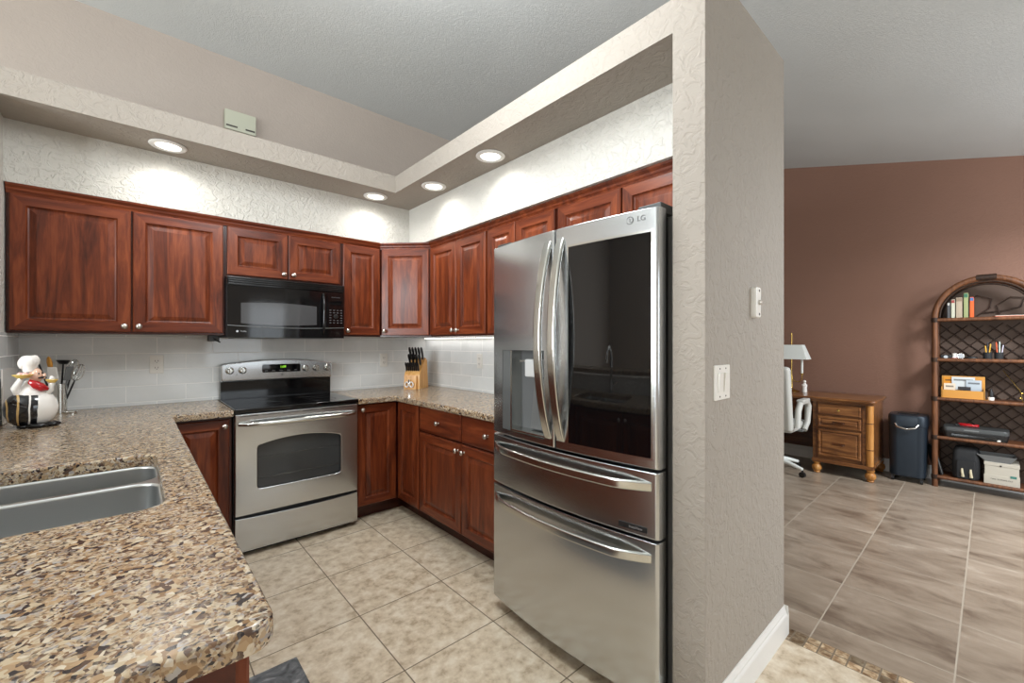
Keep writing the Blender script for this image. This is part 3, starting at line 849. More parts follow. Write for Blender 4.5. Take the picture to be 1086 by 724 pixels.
def curved_front(name, x0, x1, z0, z1, hole=None, parent=t, rl=0.012, rr=0.012, mat=M_steel, dep=0.05):
    """door slab whose face follows the bowed front; hole = (hx0, hx1, hz0, hz1)"""
    xs = [x0, x0 + rl * 0.15, x0 + rl * 0.5, x0 + rl]
    k = 16
    for i in range(1, k): xs.append(x0 + rl + (x1 - rr - x0 - rl) * i / k)
    xs += [x1 - rr, x1 - rr * 0.5, x1 - rr * 0.15, x1]
    if hole: xs = sorted(set([x for x in xs if min(abs(x - hole[0]), abs(x - hole[1])) > 0.006] + [hole[0], hole[1]]))
    bz = 0.006
    zsq = [z0, z0 + bz * 0.3, z0 + bz] + ([hole[2], hole[3]] if hole else []) + [z1 - bz, z1 - bz * 0.3, z1]
    def yy(x, z):
        y = front(x)
        for a, r_ in ((x - x0, rl), (x1 - x, rr)):
            if a < r_: y += r_ * (1 - math.sqrt(max(0, 1 - (1 - a / r_) ** 2)))
        for a in (z - z0, z1 - z):
            if a < bz: y += bz * (1 - math.sqrt(max(0, 1 - (1 - a / bz) ** 2)))
        return y
    mb = MB(); nx, nz = len(xs), len(zsq)
    vs = [(x, yy(x, z), z) for z in zsq for x in xs]
    fs = []
    inh = lambda a, b_: hole and hole[0] - 1e-6 <= (xs[a] + xs[a + 1]) / 2 <= hole[1] + 1e-6 and hole[2] <= (zsq[b_] + zsq[b_ + 1]) / 2 <= hole[3]
    for j in range(nz - 1):
        for i in range(nx - 1):
            if inh(i, j): continue
            fs.append((j * nx + i, j * nx + i + 1, (j + 1) * nx + i + 1, (j + 1) * nx + i))
    yb = -0.800 + dep
    nb = len(vs); bx = [(x0, yb), (x1, yb)]
    # back and sides
    per = [(i, 0) for i in range(nx)] + [(nx - 1, j) for j in range(1, nz)] + [(i, nz - 1) for i in range(nx - 2, -1, -1)] + [(0, j) for j in range(nz - 2, 0, -1)]
    back = []
    for i, j in per:
        back.append(len(vs)); vs.append((xs[i], yb, zsq[j]))
    n = len(per)
    for q in range(n):
        a = per[q]; b_ = per[(q + 1) % n]
        fs.append((a[1] * nx + a[0], back[q], back[(q + 1) % n], b_[1] * nx + b_[0]))
    fs.append(tuple(back[::-1]))
    mb._add(vs, fs, 0, True)
    if hole:
        hx = [x for x in xs if hole[0] - 1e-6 <= x <= hole[1] + 1e-6]
        lp = [(x, front(x), hole[2]) for x in hx] + [(x, front(x), hole[3]) for x in reversed(hx)]
        lq = [(p[0], yb - 0.004, p[2]) for p in lp]
        mb.rings([lp, lq], 0, False, True, False)
    return mb.build(name, mat, parent, ang=28)


DSP = (0.090, 0.392, 0.905, 1.285)
ZT = 1.790
ld = curved_front('left_door', 0.003, 0.4515, 0.878, ZT, DSP)
rd = curved_front('right_door', 0.4555, FWD - 0.002, 0.878, ZT)
ud = curved_front('upper_drawer', 0.003, FWD - 0.002, 0.634, 0.868)
lw = curved_front('lower_drawer', 0.003, FWD - 0.002, 0.062, 0.624)
MB().box(0.02, FWD - 0.02, -0.7445, -0.701, 0.07, 1.77).build('door_gasket', M_blackmat, t)
# black glass panel of the right door, 2 mm proud of the steel
def face_panel(name, x0, x1, z0, z1, mat, parent, out=0.002, n=12, thick=0.0015):
    mb = MB(); a, b_ = [], []
    for i in range(n + 1):
        x = x0 + (x1 - x0) * i / n
        a.append((x, front(x) - out, z0)); b_.append((x, front(x) - out, z1))
    mb.rings([a, b_], 0, False, False, True, closed=False)
    lp = a + b_[::-1]; mb.rings([lp, [(p[0], p[1] + out + thick, p[2]) for p in lp]], 0, False, False, False)
    return mb.build(name, mat, parent, ang=28)
face_panel('glass_panel_frame', 0.523, 0.885, 0.908, 1.712, M_steelH, rd, 0.0008)
face_panel('glass_panel', 0.530, 0.878, 0.916, 1.704, M_blackglass, rd, 0.0022)
# dispenser
M_disp = plain('dispenser_grey', (96, 98, 99), 0.45)
M_nozzle = plain('dispenser_nozzle_grey', (190, 191, 190), 0.4)
face_panel('dispenser_controls', 0.092, 0.158, 0.907, 1.283, plain('dispenser_control_glass', (108, 110, 110), 0.15, 0.4), ld, -0.001)
yb = -0.756
mb = MB(); mb.box(0.160, 0.392, yb - 0.0005, yb + 0.001, 0.907, 1.283)
dc = mb.build('dispenser_back', M_disp, ld)
MB().box(0.160, 0.168, -0.823, yb - 0.001, 0.907, 1.283).build('dispenser_side', M_steelH, ld)
MB().box(0.169, 0.390, -0.826, yb - 0.001, 0.907, 0.918, 0.002).build('drip_tray', M_steelH, ld)
MB().box(0.255, 0.340, -0.822, -0.768, 1.165, 1.245, 0.006).build('dispenser_nozzle', M_nozzle, ld)
MB().cyl((0.298, -0.795, 1.245), (0.298, -0.795, 1.27), 0.012).box(0.20, 0.26, -0.80, -0.79, 1.232, 1.238).build('dispenser_spout', M_chrome, ld)
mb = MB(); mb.rings([[(0.30, -0.800, 1.165), (0.335, -0.800, 1.165), (0.335, -0.790, 1.165), (0.30, -0.790, 1.165)], [(0.245, -0.775, 0.925), (0.385, -0.775, 0.925), (0.385, -0.765, 0.925), (0.245, -0.765, 0.925)]], 0, True, True, False)
mb.build('dispenser_paddle', M_grey, ld)
# vertical bar handles bowing outward
def bar(pts, w, th, parent, mat=M_steelH, side=(1, 0, 0)):
    """flat rounded bar along pts: w across `side`, th the other way"""
    mb = MB(); P = [Vector(p) for p in pts]; s = Vector(side); rings = []
    for i, p in enumerate(P):
        T = (P[min(i + 1, len(P) - 1)] - P[max(i - 1, 0)]).normalized(); u = (s - T * s.dot(T)).normalized(); v = T.cross(u)
        rings.append([tuple(p + u * a + v * b_) for a, b_ in rrect(-w / 2, w / 2, -th / 2, th / 2, min(w, th) * 0.42, 4)])
    mb.rings(rings, 0, True, True)
    return mb.build('handle', mat, parent, ang=45)
for x, par, dx in ((0.418, ld, -0.004), (0.489, rd, 0.004)):
    pts = []
    for i in range(25):
        s = i / 24; z = 0.918 + 0.825 * s
        pts.append((x + dx * math.sin(PI * s), front(x) + 0.004 - 0.066 * math.sin(PI * s) ** 0.75, z))
    bar(pts, 0.042, 0.018, par)
for z, par in ((0.817, ud), (0.567, lw)):
    pts = []
    for i in range(29):
        s = i / 28; x = 0.030 + (FWD - 0.060) * s
        pts.append((x, front(x) + 0.004 - 0.040 * min(1, math.sin(PI * s) * 2.6) ** 0.8 - 0.012 * math.sin(PI * s), z))
    bar(pts, 0.034, 0.016, par, side=(0, 0, 1))
# hinge cover, logo, badge
MB().box(FWD - 0.10, FWD - 0.006, -0.775, -0.56, 1.776, 1.812, 0.006).build('hinge_cover', M_darkgrey, t)
MB().box(0.006, 0.10, -0.775, -0.56, 1.776, 1.812, 0.006).build('hinge_cover', M_darkgrey, t)
xl = 0.800
aL = math.atan2(front(xl + 0.02) - front(xl - 0.02), 0.04)
lg = MB().lathe([(0.014, 0), (0.014, 0.0015), (0.0115, 0.0015), (0.0115, 0)], (xl, front(xl), 1.757), 28, axis='y', cap=False)
lg.cyl((xl, front(xl) - 0.0008, 1.763), (xl, front(xl) - 0.0008, 1.751), 0.0012, seg=8).cyl((xl, front(xl) - 0.0008, 1.752), (xl + 0.006, front(xl) - 0.0008, 1.752), 0.0012, seg=8)
lg.build('logo', M_grey, rd)
text_part('brand_letters', 'LG', 0.026, M_grey, rd, (xl + 0.043, front(xl + 0.043) - 0.0015, 1.757), (PI / 2, 0, aL))
bx = 0.835
aB = math.atan2(front(bx + 0.03) - front(bx - 0.03), 0.06)
bd = MB(Matrix.Translation((bx - 0.02, front(bx - 0.02) - 0.0004, 0.661)) @ Matrix.Rotation(aB, 4, 'Z')).box(-0.058, 0.050, -0.0018, 0.001, -0.010, 0.010, 0.0006).build('badge', M_blackmat, ud)
text_part('badge_letters', 'InstaView', 0.013, M_logo, bd, (bx - 0.012, front(bx - 0.012) - 0.003, 0.661), (PI / 2, 0, aB))

# ------------------------------------------------------------------ recessed lights
def recessed(x, y, label, first=[None]):
    t = thing('recessed_light', label, 'light', (x, y, LZ), 0, 'recessed lights in the light shelf')
    MB().lathe([(0.062, -0.001), (0.088, -0.001), (0.090, -0.004), (0.085, -0.009), (0.064, -0.011), (0.060, -0.006), (0.060, -0.001)], seg=40, cap=False).build('trim_ring', M_white, t, ang=60)
    MB().lathe([(0.060, -0.0005), (0.060, -0.004), (0.03, -0.0065), (0.0001, -0.0075)], seg=40).build('lens', M_lampdisc, t, ang=60)
    l = bpy.data.lights.new('recessed_spot', 'SPOT'); l.energy = 11; l.spot_size = R(160); l.spot_blend = 0.8; l.shadow_soft_size = 0.06; l.color = (1, 0.99, 0.96)
    o = bpy.data.objects.new('recessed_spot', l); C.objects.link(o); o.location = (x, y, LZ - 0.02)


recessed(-2.00, -0.50, 'round recessed light above the large wall cabinet, leftmost of the four')
recessed(-0.731, -0.485, 'round recessed light in the back light shelf nearest the room corner')
recessed(-0.503, -0.977, 'round recessed light in the right light shelf nearest the room corner')
recessed(-0.506, -1.645, 'round recessed light in the right light shelf, nearest the refrigerator')

# under-cabinet LED string
t = thing('led_light_strip', 'string of small white lights under the right-hand wall cabinets', 'light', (-0.03, -0.62, 1.362))
MB().box(-0.006, 0.006, -1.40, 0.60, 0.004, 0.0095).build('backing', M_white, t)
mb = MB()
for i in range(66): mb.ball((0, 0.59 - i * 0.03, 0.0), 0.0042, seg=8, n=6)
o = mb.build('led_beads', M_ledbulb, t); o['kind'] = 'stuff'
area('led_strip_light', (-0.045, -1.03, 1.352), (0, 0, 0), 0.015, 1.95, 0.9, (1, 0.97, 0.92))

# ------------------------------------------------------------------ electrical plates
def outlet(label, loc, rotz, name='wall_outlet'):
    t = thing(name, label, 'outlet', loc, rotz)
    plate(rrect(-0.036, 0.036, -0.060, 0.060, 0.004), 0, -0.006, 0.003).build('cover_plate', M_plate, t)
    for dz in (-0.022, 0.022):
        q = plate(rrect(-0.017, 0.017, dz - 0.014, dz + 0.014, 0.006), -0.006, -0.008, 0.0008).build('socket', M_plate, t)
        MB().box(-0.009, -0.006, -0.0086, -0.0079, dz - 0.004, dz + 0.006).box(0.006, 0.009, -0.0086, -0.0079, dz - 0.004, dz + 0.006).lathe([(0.0025, 0), (0.0025, 0.0006), (0.0001, 0.0006)], (0, -0.008, dz - 0.009), 8, axis='y').build('socket_holes', M_slot, q)
    return t


outlet('white double outlet on the back backsplash, between the chef figurine and the stove', (-2.037, -0.008, 1.177), 0)
outlet('white double outlet on the back backsplash, just left of the knife block', (-0.445, -0.008, 1.165), 0)
outlet('white outlet plate on the right-hand backsplash, next to the refrigerator', (-0.008, -0.885, 1.17), -PI / 2)
t = thing('light_switch', 'white double rocker light switch low on the partition wall', 'switch', (-0.620, -3.07, 1.181))
plate(rrect(-0.062, 0.062, -0.060, 0.060, 0.004), 0, -0.006, 0.003).build('cover_plate', M_plate, t)
for dx in (-0.024, 0.024):
    mb = MB(); mb.rings([[(dx - 0.016, -0.006, -0.034), (dx + 0.016, -0.006, -0.034), (dx + 0.016, -0.006, 0.034), (dx - 0.016, -0.006, 0.034)],
                         [(dx - 0.015, -0.008, -0.033), (dx + 0.015, -0.008, -0.033), (dx + 0.015, -0.013, 0.033), (dx - 0.015, -0.013, 0.033)]], 0, True, True, False)
    mb.build('rocker', M_plate, t)
    for dz in (-0.048, 0.048): MB().lathe([(0.003, 0), (0.003, 0.001), (0.0001, 0.0012)], (dx, -0.006, dz), 10, axis='y').build('screw', M_slot, t)
t = thing('wall_sensor', 'narrow white keyhole switch plate mounted higher on the partition wall', 'switch', (-0.316, -3.07, 1.477))
plate(rrect(-0.027, 0.027, -0.060, 0.060, 0.010), 0, -0.020, 0.006).build('housing', M_plate, t)
MB().lathe([(0.010, 0), (0.010, 0.006), (0.006, 0.009), (0.0001, 0.009)], (0.004, -0.020, 0.0), 16, axis='y').build('lens', M_nickel, t)
for dz in (-0.046, 0.046): MB().lathe([(0.005, 0), (0.005, 0.001), (0.0001, 0.0012)], (0.004, -0.020, dz), 10, axis='y').build('screw', M_slot, t)
t = thing('door_chime', 'pale wall-mounted chime box above the light shelf on the upper wall', 'chime', (-1.565, 0, 2.935))
M_chime = plain('chime_cream', (178, 179, 160), 0.5)
MB().box(-0.098, 0.098, -0.045, 0, -0.07, 0.072, 0.006).build('cover', M_chime, t)
MB().box(-0.09, -0.02, -0.0462, -0.045, -0.05, -0.038).box(0.03, 0.09, -0.0462, -0.045, -0.05, -0.038).build('sound_slot', M_slot, t)
t = thing('plug_adapter', 'small dark power adapter under the wall cabinet beside the microwave', 'adapter', (-1.745, -0.17, 1.33))
MB().box(-0.03, 0.03, -0.04, 0.04, 0, 0.041, 0.004).build('housing', M_darkgrey, t)
MB().tube([(0.0, -0.04, 0.02), (0.01, -0.07, 0.005), (0.03, -0.06, -0.006), (0.035, 0.02, 0.0), (0.03, 0.12, 0.03)], 0.004, 8).build('cord', M_blackmat, t)

# ------------------------------------------------------------------ knife block
t = thing('knife_block', 'light wooden knife block in the corner of the right counter', 'knife block', (-0.235, -0.235, CT), R(-53))
KS = 1.17; t.scale = (KS, KS, KS)
side = [(-0.075, 0), (0.105, 0), (0.105, 0.02), (0.045, 0.235), (-0.035, 0.175), (-0.075, 0.12)]   # y,z: slanted block, slots at the front/top
side = [(-0.085, 0), (0.085, 0), (0.06, 0.215), (0.03, 0.232), (-0.075, 0.118), (-0.085, 0.10)]
MB().prism(side, -0.062, 0.062, 'yz').build('block', M_honey, t)
MB().prism([(-0.110, 0), (-0.086, 0), (-0.086, 0.098), (-0.104, 0.098)], -0.052, 0.045, 'yz').build('front_block', M_honey, t)
slope = Vector((0, 0.105, 0.114)).normalized(); out = Vector((0, -0.62, 0.78)).normalized()
M_hnd = plain('knife_handle_black', (20, 19, 20), 0.3)


def knife(dx, s, L, label, w=0.011):
    base = Vector((dx, -0.075, 0.118)) + Vector((0, 0.105, 0.114)) * s
    o = thing('kitchen_knife', label, 'knife', t.location + Matrix.Rotation(R(-53), 3, 'Z') @ (base * KS), R(-53), 'black-handled knives in the wooden block')
    d = Vector((0, -0.42, 0.90)).normalized()
    pts = [d * (-0.02), d * 0.01]
    MB().tube([tuple(p) for p in pts], 0.007, 8, flat=0.4, up=(1, 0, 0)).build('bolster', M_chrome, o)
    n = 6; pts = [tuple(d * (0.008 + L * i / n) + Vector((0, 0.010 * math.sin(i / n * 2.5), 0))) for i in range(n + 1)]
    MB().tube(pts, [w * 1.35 * k for k in (0.8, 1, 0.9, 0.95, 1.05, 1.1, 0.8)], 10, flat=0.65, up=(0, 1, 0)).build('handle', M_hnd, o)


for dx in (-0.048, -0.024, 0.0, 0.024, 0.048): knife(dx, 0.85, 0.115, 'black-handled large knife in the back row of the wooden block')
for dx in (-0.04, -0.012, 0.016, 0.044): knife(dx, 0.5, 0.10, 'black-handled knife in the middle row of the wooden block')
for dx in (-0.05, -0.034, -0.018, -0.002, 0.014, 0.030, 0.046): knife(dx, 0.12, 0.075, 'black-handled steak knife in the front row of the wooden block', 0.009)
t2 = thing('kitchen_scissors', 'white-handled scissors hooked on the front of the knife block', 'scissors', t.location + Matrix.Rotation(R(-53), 3, 'Z') @ (Vector((-0.005, -0.118, 0.0)) * KS), R(-53))
mb = MB()
for sx in (-1, 1):
    pts = [(sx * (0.022 + 0.016 * math.cos(a)), -0.004, 0.042 + 0.022 * math.sin(a)) for a in [2 * PI * i / 16 for i in range(16)]]
    MB().tube(pts, 0.0055, 8, closed=True).build('loop_handle', M_porc, t2)
MB().box(-0.010, 0.010, -0.006, 0.002, 0.05, 0.085, 0.002).build('blade', M_chrome, t2)

# ------------------------------------------------------------------ chef figurine (local x points to the picture's right)
ang = R(7)
KX, KY = -2.520, -0.615
t = thing('chef_figurine', 'glazed plump chef figurine with black and white striped belly holding a tray', 'figurine', (KX, KY, CT), ang)
t.scale = (0.64, 0.72, 0.95)
def stripes():
    m, nt, b = newmat('striped_glaze')
    tc = nt.nodes.new('ShaderNodeTexCoord'); sp = nt.nodes.new('ShaderNodeSeparateXYZ'); nt.links.new(tc.outputs['Object'], sp.inputs[0])
    nz = N(nt, 'ShaderNodeTexNoise', Scale=9.0); nt.links.new(tc.outputs['Object'], nz.inputs['Vector'])
    ad = N(nt, 'ShaderNodeMath', operation='MULTIPLY_ADD'); ad.inputs[1].default_value = 0.03
    nt.links.new(nz.outputs['Fac'], ad.inputs[0]); nt.links.new(sp.outputs[0], ad.inputs[2])
    mr = nt.nodes.new('ShaderNodeMapRange'); mr.inputs['From Min'].default_value = -0.15; mr.inputs['From Max'].default_value = 0.15
    nt.links.new(ad.outputs[0], mr.inputs['Value'])
    bl, gd, wh = lin((20, 19, 22)), lin((206, 170, 110)), lin((238, 234, 228))
    r = ramp(nt, [(0, bl), (0.14, gd), (0.17, bl), (0.31, gd), (0.345, bl), (0.50, wh), (0.535, bl), (0.66, wh)], 'CONSTANT')
    nt.links.new(mr.outputs['Result'], r.inputs[0]); nt.links.new(r.outputs['Color'], b.inputs['Base Color'])
    b.inputs['Roughness'].default_value = 0.08; b.inputs['Coat Weight'].default_value = 0.5
    return m
MB().lathe([(0.055, 0.006), (0.085, 0.014), (0.118, 0.036), (0.138, 0.068), (0.143, 0.098), (0.136, 0.130), (0.112, 0.158), (0.075, 0.174), (0.0001, 0.18)], (0, 0, 0), 40, sy=0.72).build('body', stripes(), t, ang=60)
MB().lathe([(0.088, 0.150), (0.090, 0.165), (0.072, 0.190), (0.05, 0.215), (0.036, 0.235), (0.0001, 0.24)], (0.005, 0, 0), 28, sy=0.8).build('torso', M_porc, t, ang=60)
MB().ball((0.022, -0.005, 0.260), 0.038, sz=1.05).ball((0.066, -0.022, 0.260), 0.011).ball((0.054, -0.030, 0.247), 0.013, sx=1.4, sz=0.5).build('head', M_skin, t, ang=60)
for ex in ((0.038, -0.038, 0.270), (0.056, -0.024, 0.272)): MB().ball(ex, 0.0048).build('eye', M_blackmat, t)
MB().tube([(0.034, -0.044, 0.247), (0.056, -0.042, 0.250), (0.078, -0.022, 0.248)], [0.003, 0.006, 0.003], 8).build('moustache', M_blackmat, t)
hb = MB().lathe([(0.036, 0.280), (0.038, 0.298), (0.044, 0.310), (0.054, 0.326), (0.052, 0.346), (0.038, 0.358), (0.02, 0.362), (0.0001, 0.362)], (-0.008, 0, 0), 24)
hb.ball((-0.040, 0, 0.322), 0.030, sz=1.0).ball((0.018, -0.01, 0.336), 0.028)
hb.build('chef_hat', M_porc, t, ang=60)
MB().tube([(-0.01, -0.045, 0.232), (0.02, -0.062, 0.215), (0.055, -0.062, 0.200), (0.085, -0.045, 0.190)], [0.012, 0.022, 0.022, 0.008], 12).build('scarf', M_red, t, ang=60)
def pl(c, r_, mat, nm):
    MB().lathe([(0.012, -0.014), (r_ * 0.6, -0.010), (r_, 0.004), (r_ * 0.95, 0.006), (r_ * 0.55, -0.004), (0.0001, -0.004)], c, 28, sy=0.7).build(nm, mat, t, ang=60)
pl((-0.042, -0.055, 0.262), 0.055, M_yellow, 'raised_plate')
M_pink = plain('pink_icing_glaze', (228, 184, 176), 0.2)
MB().ball((-0.055, -0.055, 0.268), 0.017, sz=0.7).ball((-0.030, -0.058, 0.268), 0.018, sz=0.7).build('plate_food', M_pink, t, ang=60)
pl((0.105, -0.030, 0.232), 0.036, M_yellow, 'held_plate')
MB().ball((0.105, -0.030, 0.243), 0.016, sz=0.8).build('cupcake', M_porc, t, ang=60)
MB().tube([(-0.06, -0.01, 0.17), (-0.080, -0.04, 0.20), (-0.05, -0.055, 0.248)], [0.028, 0.022, 0.014], 12).build('arm', M_porc, t, ang=60)
MB().tube([(0.07, -0.01, 0.165), (0.100, -0.03, 0.190), (0.105, -0.03, 0.222)], [0.026, 0.020, 0.012], 12).build('arm', M_porc, t, ang=60)
MB().ball((0.035, -0.085, 0.012), 0.045, sx=1.4, sy=0.9, sz=0.33).ball((0.105, -0.060, 0.012), 0.040, sx=1.3, sy=0.9, sz=0.33).ball((-0.04, -0.06, 0.010), 0.035, sz=0.3).build('shoes', M_black, t, ang=60)

# ------------------------------------------------------------------ utensil crock and utensils
UX, UY = -2.47, -0.135
t = thing('utensil_crock', 'narrow brushed steel utensil crock behind the chef figurine', 'crock', (UX, UY, CT))
MB().lathe([(0.0001, 0.003), (0.030, 0.0), (0.032, 0.003), (0.032, 0.168), (0.0305, 0.170), (0.029, 0.168), (0.029, 0.008), (0.0001, 0.008)], seg=28, cap=False).build('cup', M_steelH, t, ang=50)


def utensil(name, label, tip, mat, kind):
    o = thing(name, label, 'utensil', (UX, UY, CT), ang)
    b0 = Vector((tip[0] * 0.10, tip[1] * 0.1, 0.012)); tp = Vector(tip); d = (tp - b0).normalized()
    hm = M_blackmat if kind in ('ladle', 'whisk') else mat
    MB().tube([tuple(b0), tuple(b0 + (tp - b0) * 0.5), tuple(tp)], [0.0045, 0.0045, 0.004], 8).build('handle', hm if kind == 'whisk' else mat, o)
    q = d.to_track_quat('Z', 'Y').to_matrix().to_4x4()
    mtx = Matrix.Translation(tp) @ q
    if kind == 'spoon': MB(mtx).ball((0, 0, 0.035), 0.026, sx=1, sy=0.35, sz=1.5).build('bowl', mat, o, ang=60)
    if kind == 'spatula': MB(mtx).box(-0.024, 0.024, -0.003, 0.003, -0.005, 0.075, 0.002).build('blade', mat, o)
    if kind == 'ladle': MB(mtx).lathe([(0.0001, -0.025), (0.02, -0.020), (0.033, 0), (0.031, 0), (0.018, -0.017), (0.0001, -0.021)], (0.01, -0.02, 0.02), 20).build('bowl', mat, o, ang=60)
    if kind == 'whisk':
        for k in range(5):
            a = PI * k / 5
            pts = [(0.026 * math.sin(PI * s / 14) * math.cos(a) * (1 if s < 99 else 1), 0.026 * math.sin(PI * s / 14) * math.sin(a), 0.10 * (1 - math.cos(PI * s / 14)) / 2 * 1.0) for s in range(15)]
            pts2 = [(-p[0], -p[1], p[2]) for p in reversed(pts)]
            MB(mtx).tube(pts + pts2[1:], 0.0011, 6).build('wire', M_chrome, o)
    return o


utensil('wooden_spoon', 'wooden spoon standing in the steel crock', (-0.034, -0.01, 0.255), M_spoon, 'spoon')
utensil('spatula', 'white spatula standing in the steel crock', (-0.022, -0.025, 0.195), M_porc, 'spatula')
utensil('ladle', 'black ladle rising leftmost out of the steel crock above the chef hat', (-0.085, 0.02, 0.31), M_blackmat, 'ladle')
utensil('ladle', 'black ladle standing upright in the middle of the steel crock', (0.016, 0.025, 0.285), M_blackmat, 'ladle')
utensil('whisk', 'wire whisk leaning right out of the steel crock', (0.045, 0.005, 0.21), M_chrome, 'whisk')
utensil('whisk', 'low wire whisk leaning furthest right out of the steel crock', (0.060, -0.018, 0.185), M_chrome, 'whisk')
utensil('spatula', 'grey metal turner leaning right in the steel crock', (0.030, -0.025, 0.195), M_grey, 'spatula')
t = thing('utensil_stand', 'small chrome wire stand on the counter right of the steel crock', 'stand', (UX + 0.050, UY - 0.02, CT))
t.scale = (0.72, 0.72, 1.0)
MB().tube([(0.034 * math.cos(a), 0.026 * math.sin(a), 0.006) for a in [2 * PI * i / 20 for i in range(20)]], 0.004, 8, closed=True).build('base_ring', M_chrome, t)
MB().tube([(-0.034, 0, 0.006), (-0.030, 0.0, 0.06), (-0.036, 0.0, 0.14)], 0.0035, 8).build('upright', M_chrome, t)
t = thing('cutting_board', 'white cutting board leaning on the left wall behind the figurine', 'cutting board', (-2.632, -0.30, CT))
MB(Matrix.Rotation(R(-1.0), 4, 'Y')).box(-0.004, 0.004, -0.16, 0.16, 0.001, 0.275, 0.004).build('board', M_porc, t)

# ------------------------------------------------------------------ kitchen floor mat
mb = MB().box(-2.075, -1.64, -2.75, -1.77, 0, 0.012, 0.005)
def matmat():
    m, nt, b = newmat('grey_marbled_mat'); v = coords(nt)
    n = N(nt, 'ShaderNodeTexNoise', Scale=14.0, Detail=6.0, Distortion=1.5); nt.links.new(v, n.inputs['Vector'])
    r = ramp(nt, [(0.35, lin((66, 68, 70))), (0.55, lin((112, 114, 116))), (0.7, lin((158, 160, 160)))])
    nt.links.new(n.outputs['Fac'], r.inputs[0]); nt.links.new(r.outputs['Color'], b.inputs['Base Color']); b.inputs['Roughness'].default_value = 0.6
    return m
o = mb.build('kitchen_mat', matmat()); tag(o, 'grey marbled floor mat in front of the sink cabinet', 'mat')

# ------------------------------------------------------------------ desk (local = world axes, front faces -x)
t = thing('writing_desk', 'carved walnut writing desk against the maroon wall', 'desk', (3.05, -2.50, 0))
top = rrect(-0.045, 0.585, -0.485, 1.25, 0.05, 4)
pr = [(0.012, 0.745), (0.004, 0.752), (0, 0.760), (0.002, 0.770), (0.010, 0.775)]
mb = MB().rings([[(p[0], p[1], z) for p in offset_poly(top, i)] for i, z in pr], 0, True, True)
mb.build('desk_top', M_desk, t, ang=25)
def pedestal(y0, y1):
    MB().box(0.01, 0.57, y0, y1, 0.115, 0.745, 0.004).box(-0.005, 0.58, y0 - 0.008, y1 + 0.008, 0.115, 0.150, 0.006).box(-0.005, 0.58, y0 - 0.008, y1 + 0.008, 0.725, 0.745, 0.004).build('pedestal', M_desk, t)
    for fx, fy in ((0.03, y0 + 0.02), (0.03, y1 - 0.03), (0.54, y0 + 0.02), (0.54, y1 - 0.03)):
        MB().lathe([(0.0001, 0), (0.022, 0), (0.030, 0.008), (0.026, 0.018), (0.040, 0.035), (0.044, 0.055), (0.038, 0.078), (0.024, 0.088), (0.030, 0.098), (0.034, 0.114)], (fx, fy, 0), 20).build('foot', M_bamboo, t, ang=60)
    a, b_ = y0 + 0.085, y1 - 0.045
    for k, (z0, z1) in enumerate(((0.605, 0.705), (0.475, 0.585), (0.185, 0.455))):
        mb = MB()
        P = [(0, 0.008), (0, -0.004), (0.006, -0.010), (0.018, -0.010), (0.024, -0.003), (0.030, -0.003), (0.038, -0.008)] if k else [(0, 0.008), (0, -0.006), (0.006, -0.010), (0.014, -0.010), (0.017, -0.007)]
        mb.rings([[(x, a + i, z0 + i), (x, b_ - i, z0 + i), (x, b_ - i, z1 - i), (x, a + i, z1 - i)] for i, x in P], 0, True, True, False)
        d = mb.build('drawer', M_desk, t, ang=12)
        zc_ = (z0 + z1) / 2; yc = (a + b_) / 2
        if k == 0: MB().lathe([(0.006, -0.008), (0.005, -0.018), (0.011, -0.024), (0.0001, -0.030)], (0, yc, zc_), 14, axis='x').build('knob', M_brass, d)
        else:
            MB().box(-0.013, -0.0085, yc - 0.05, yc + 0.05, zc_ - 0.006, zc_ + 0.012, 0.002).tube([(-0.013, yc - 0.042, zc_ + 0.002), (-0.026, yc - 0.036, zc_ - 0.008), (-0.028, yc, zc_ - 0.012), (-0.026, yc + 0.036, zc_ - 0.008), (-0.013, yc + 0.042, zc_ + 0.002)], 0.0035, 8).build('pull', M_deskd, d)
    for yy_ in (a - 0.012, b_ + 0.002):
        MB().box(-0.004, 0.012, yy_, yy_ + 0.010, 0.16, 0.72, 0.002).build('bead_moulding', M_deskd, t)
    MB().lathe([(0.030, 0.15), (0.030, 0.30), (0.033, 0.303), (0.033, 0.309), (0.030, 0.312), (0.030, 0.55), (0.033, 0.553), (0.033, 0.559), (0.030, 0.562), (0.030, 0.725)], (0.022, y0 + 0.024, 0), 20).build('corner_post', M_bamboo, t, ang=40)
    for z in (0.306, 0.556): MB().lathe([(0.0335, z - 0.004), (0.0345, z), (0.0335, z + 0.004)], (0.022, y0 + 0.024, 0), 20, cap=False).build('post_band', M_deskd, t)
pedestal(-0.455, 0.02)
pedestal(0.76, 1.22)
MB().box(0.02, 0.56, 0.021, 0.759, 0.62, 0.744).build('centre_apron', M_deskd, t)
MB().box(0.50, 0.55, 0.021, 0.759, 0.16, 0.62).build('modesty_panel', M_deskd, t)

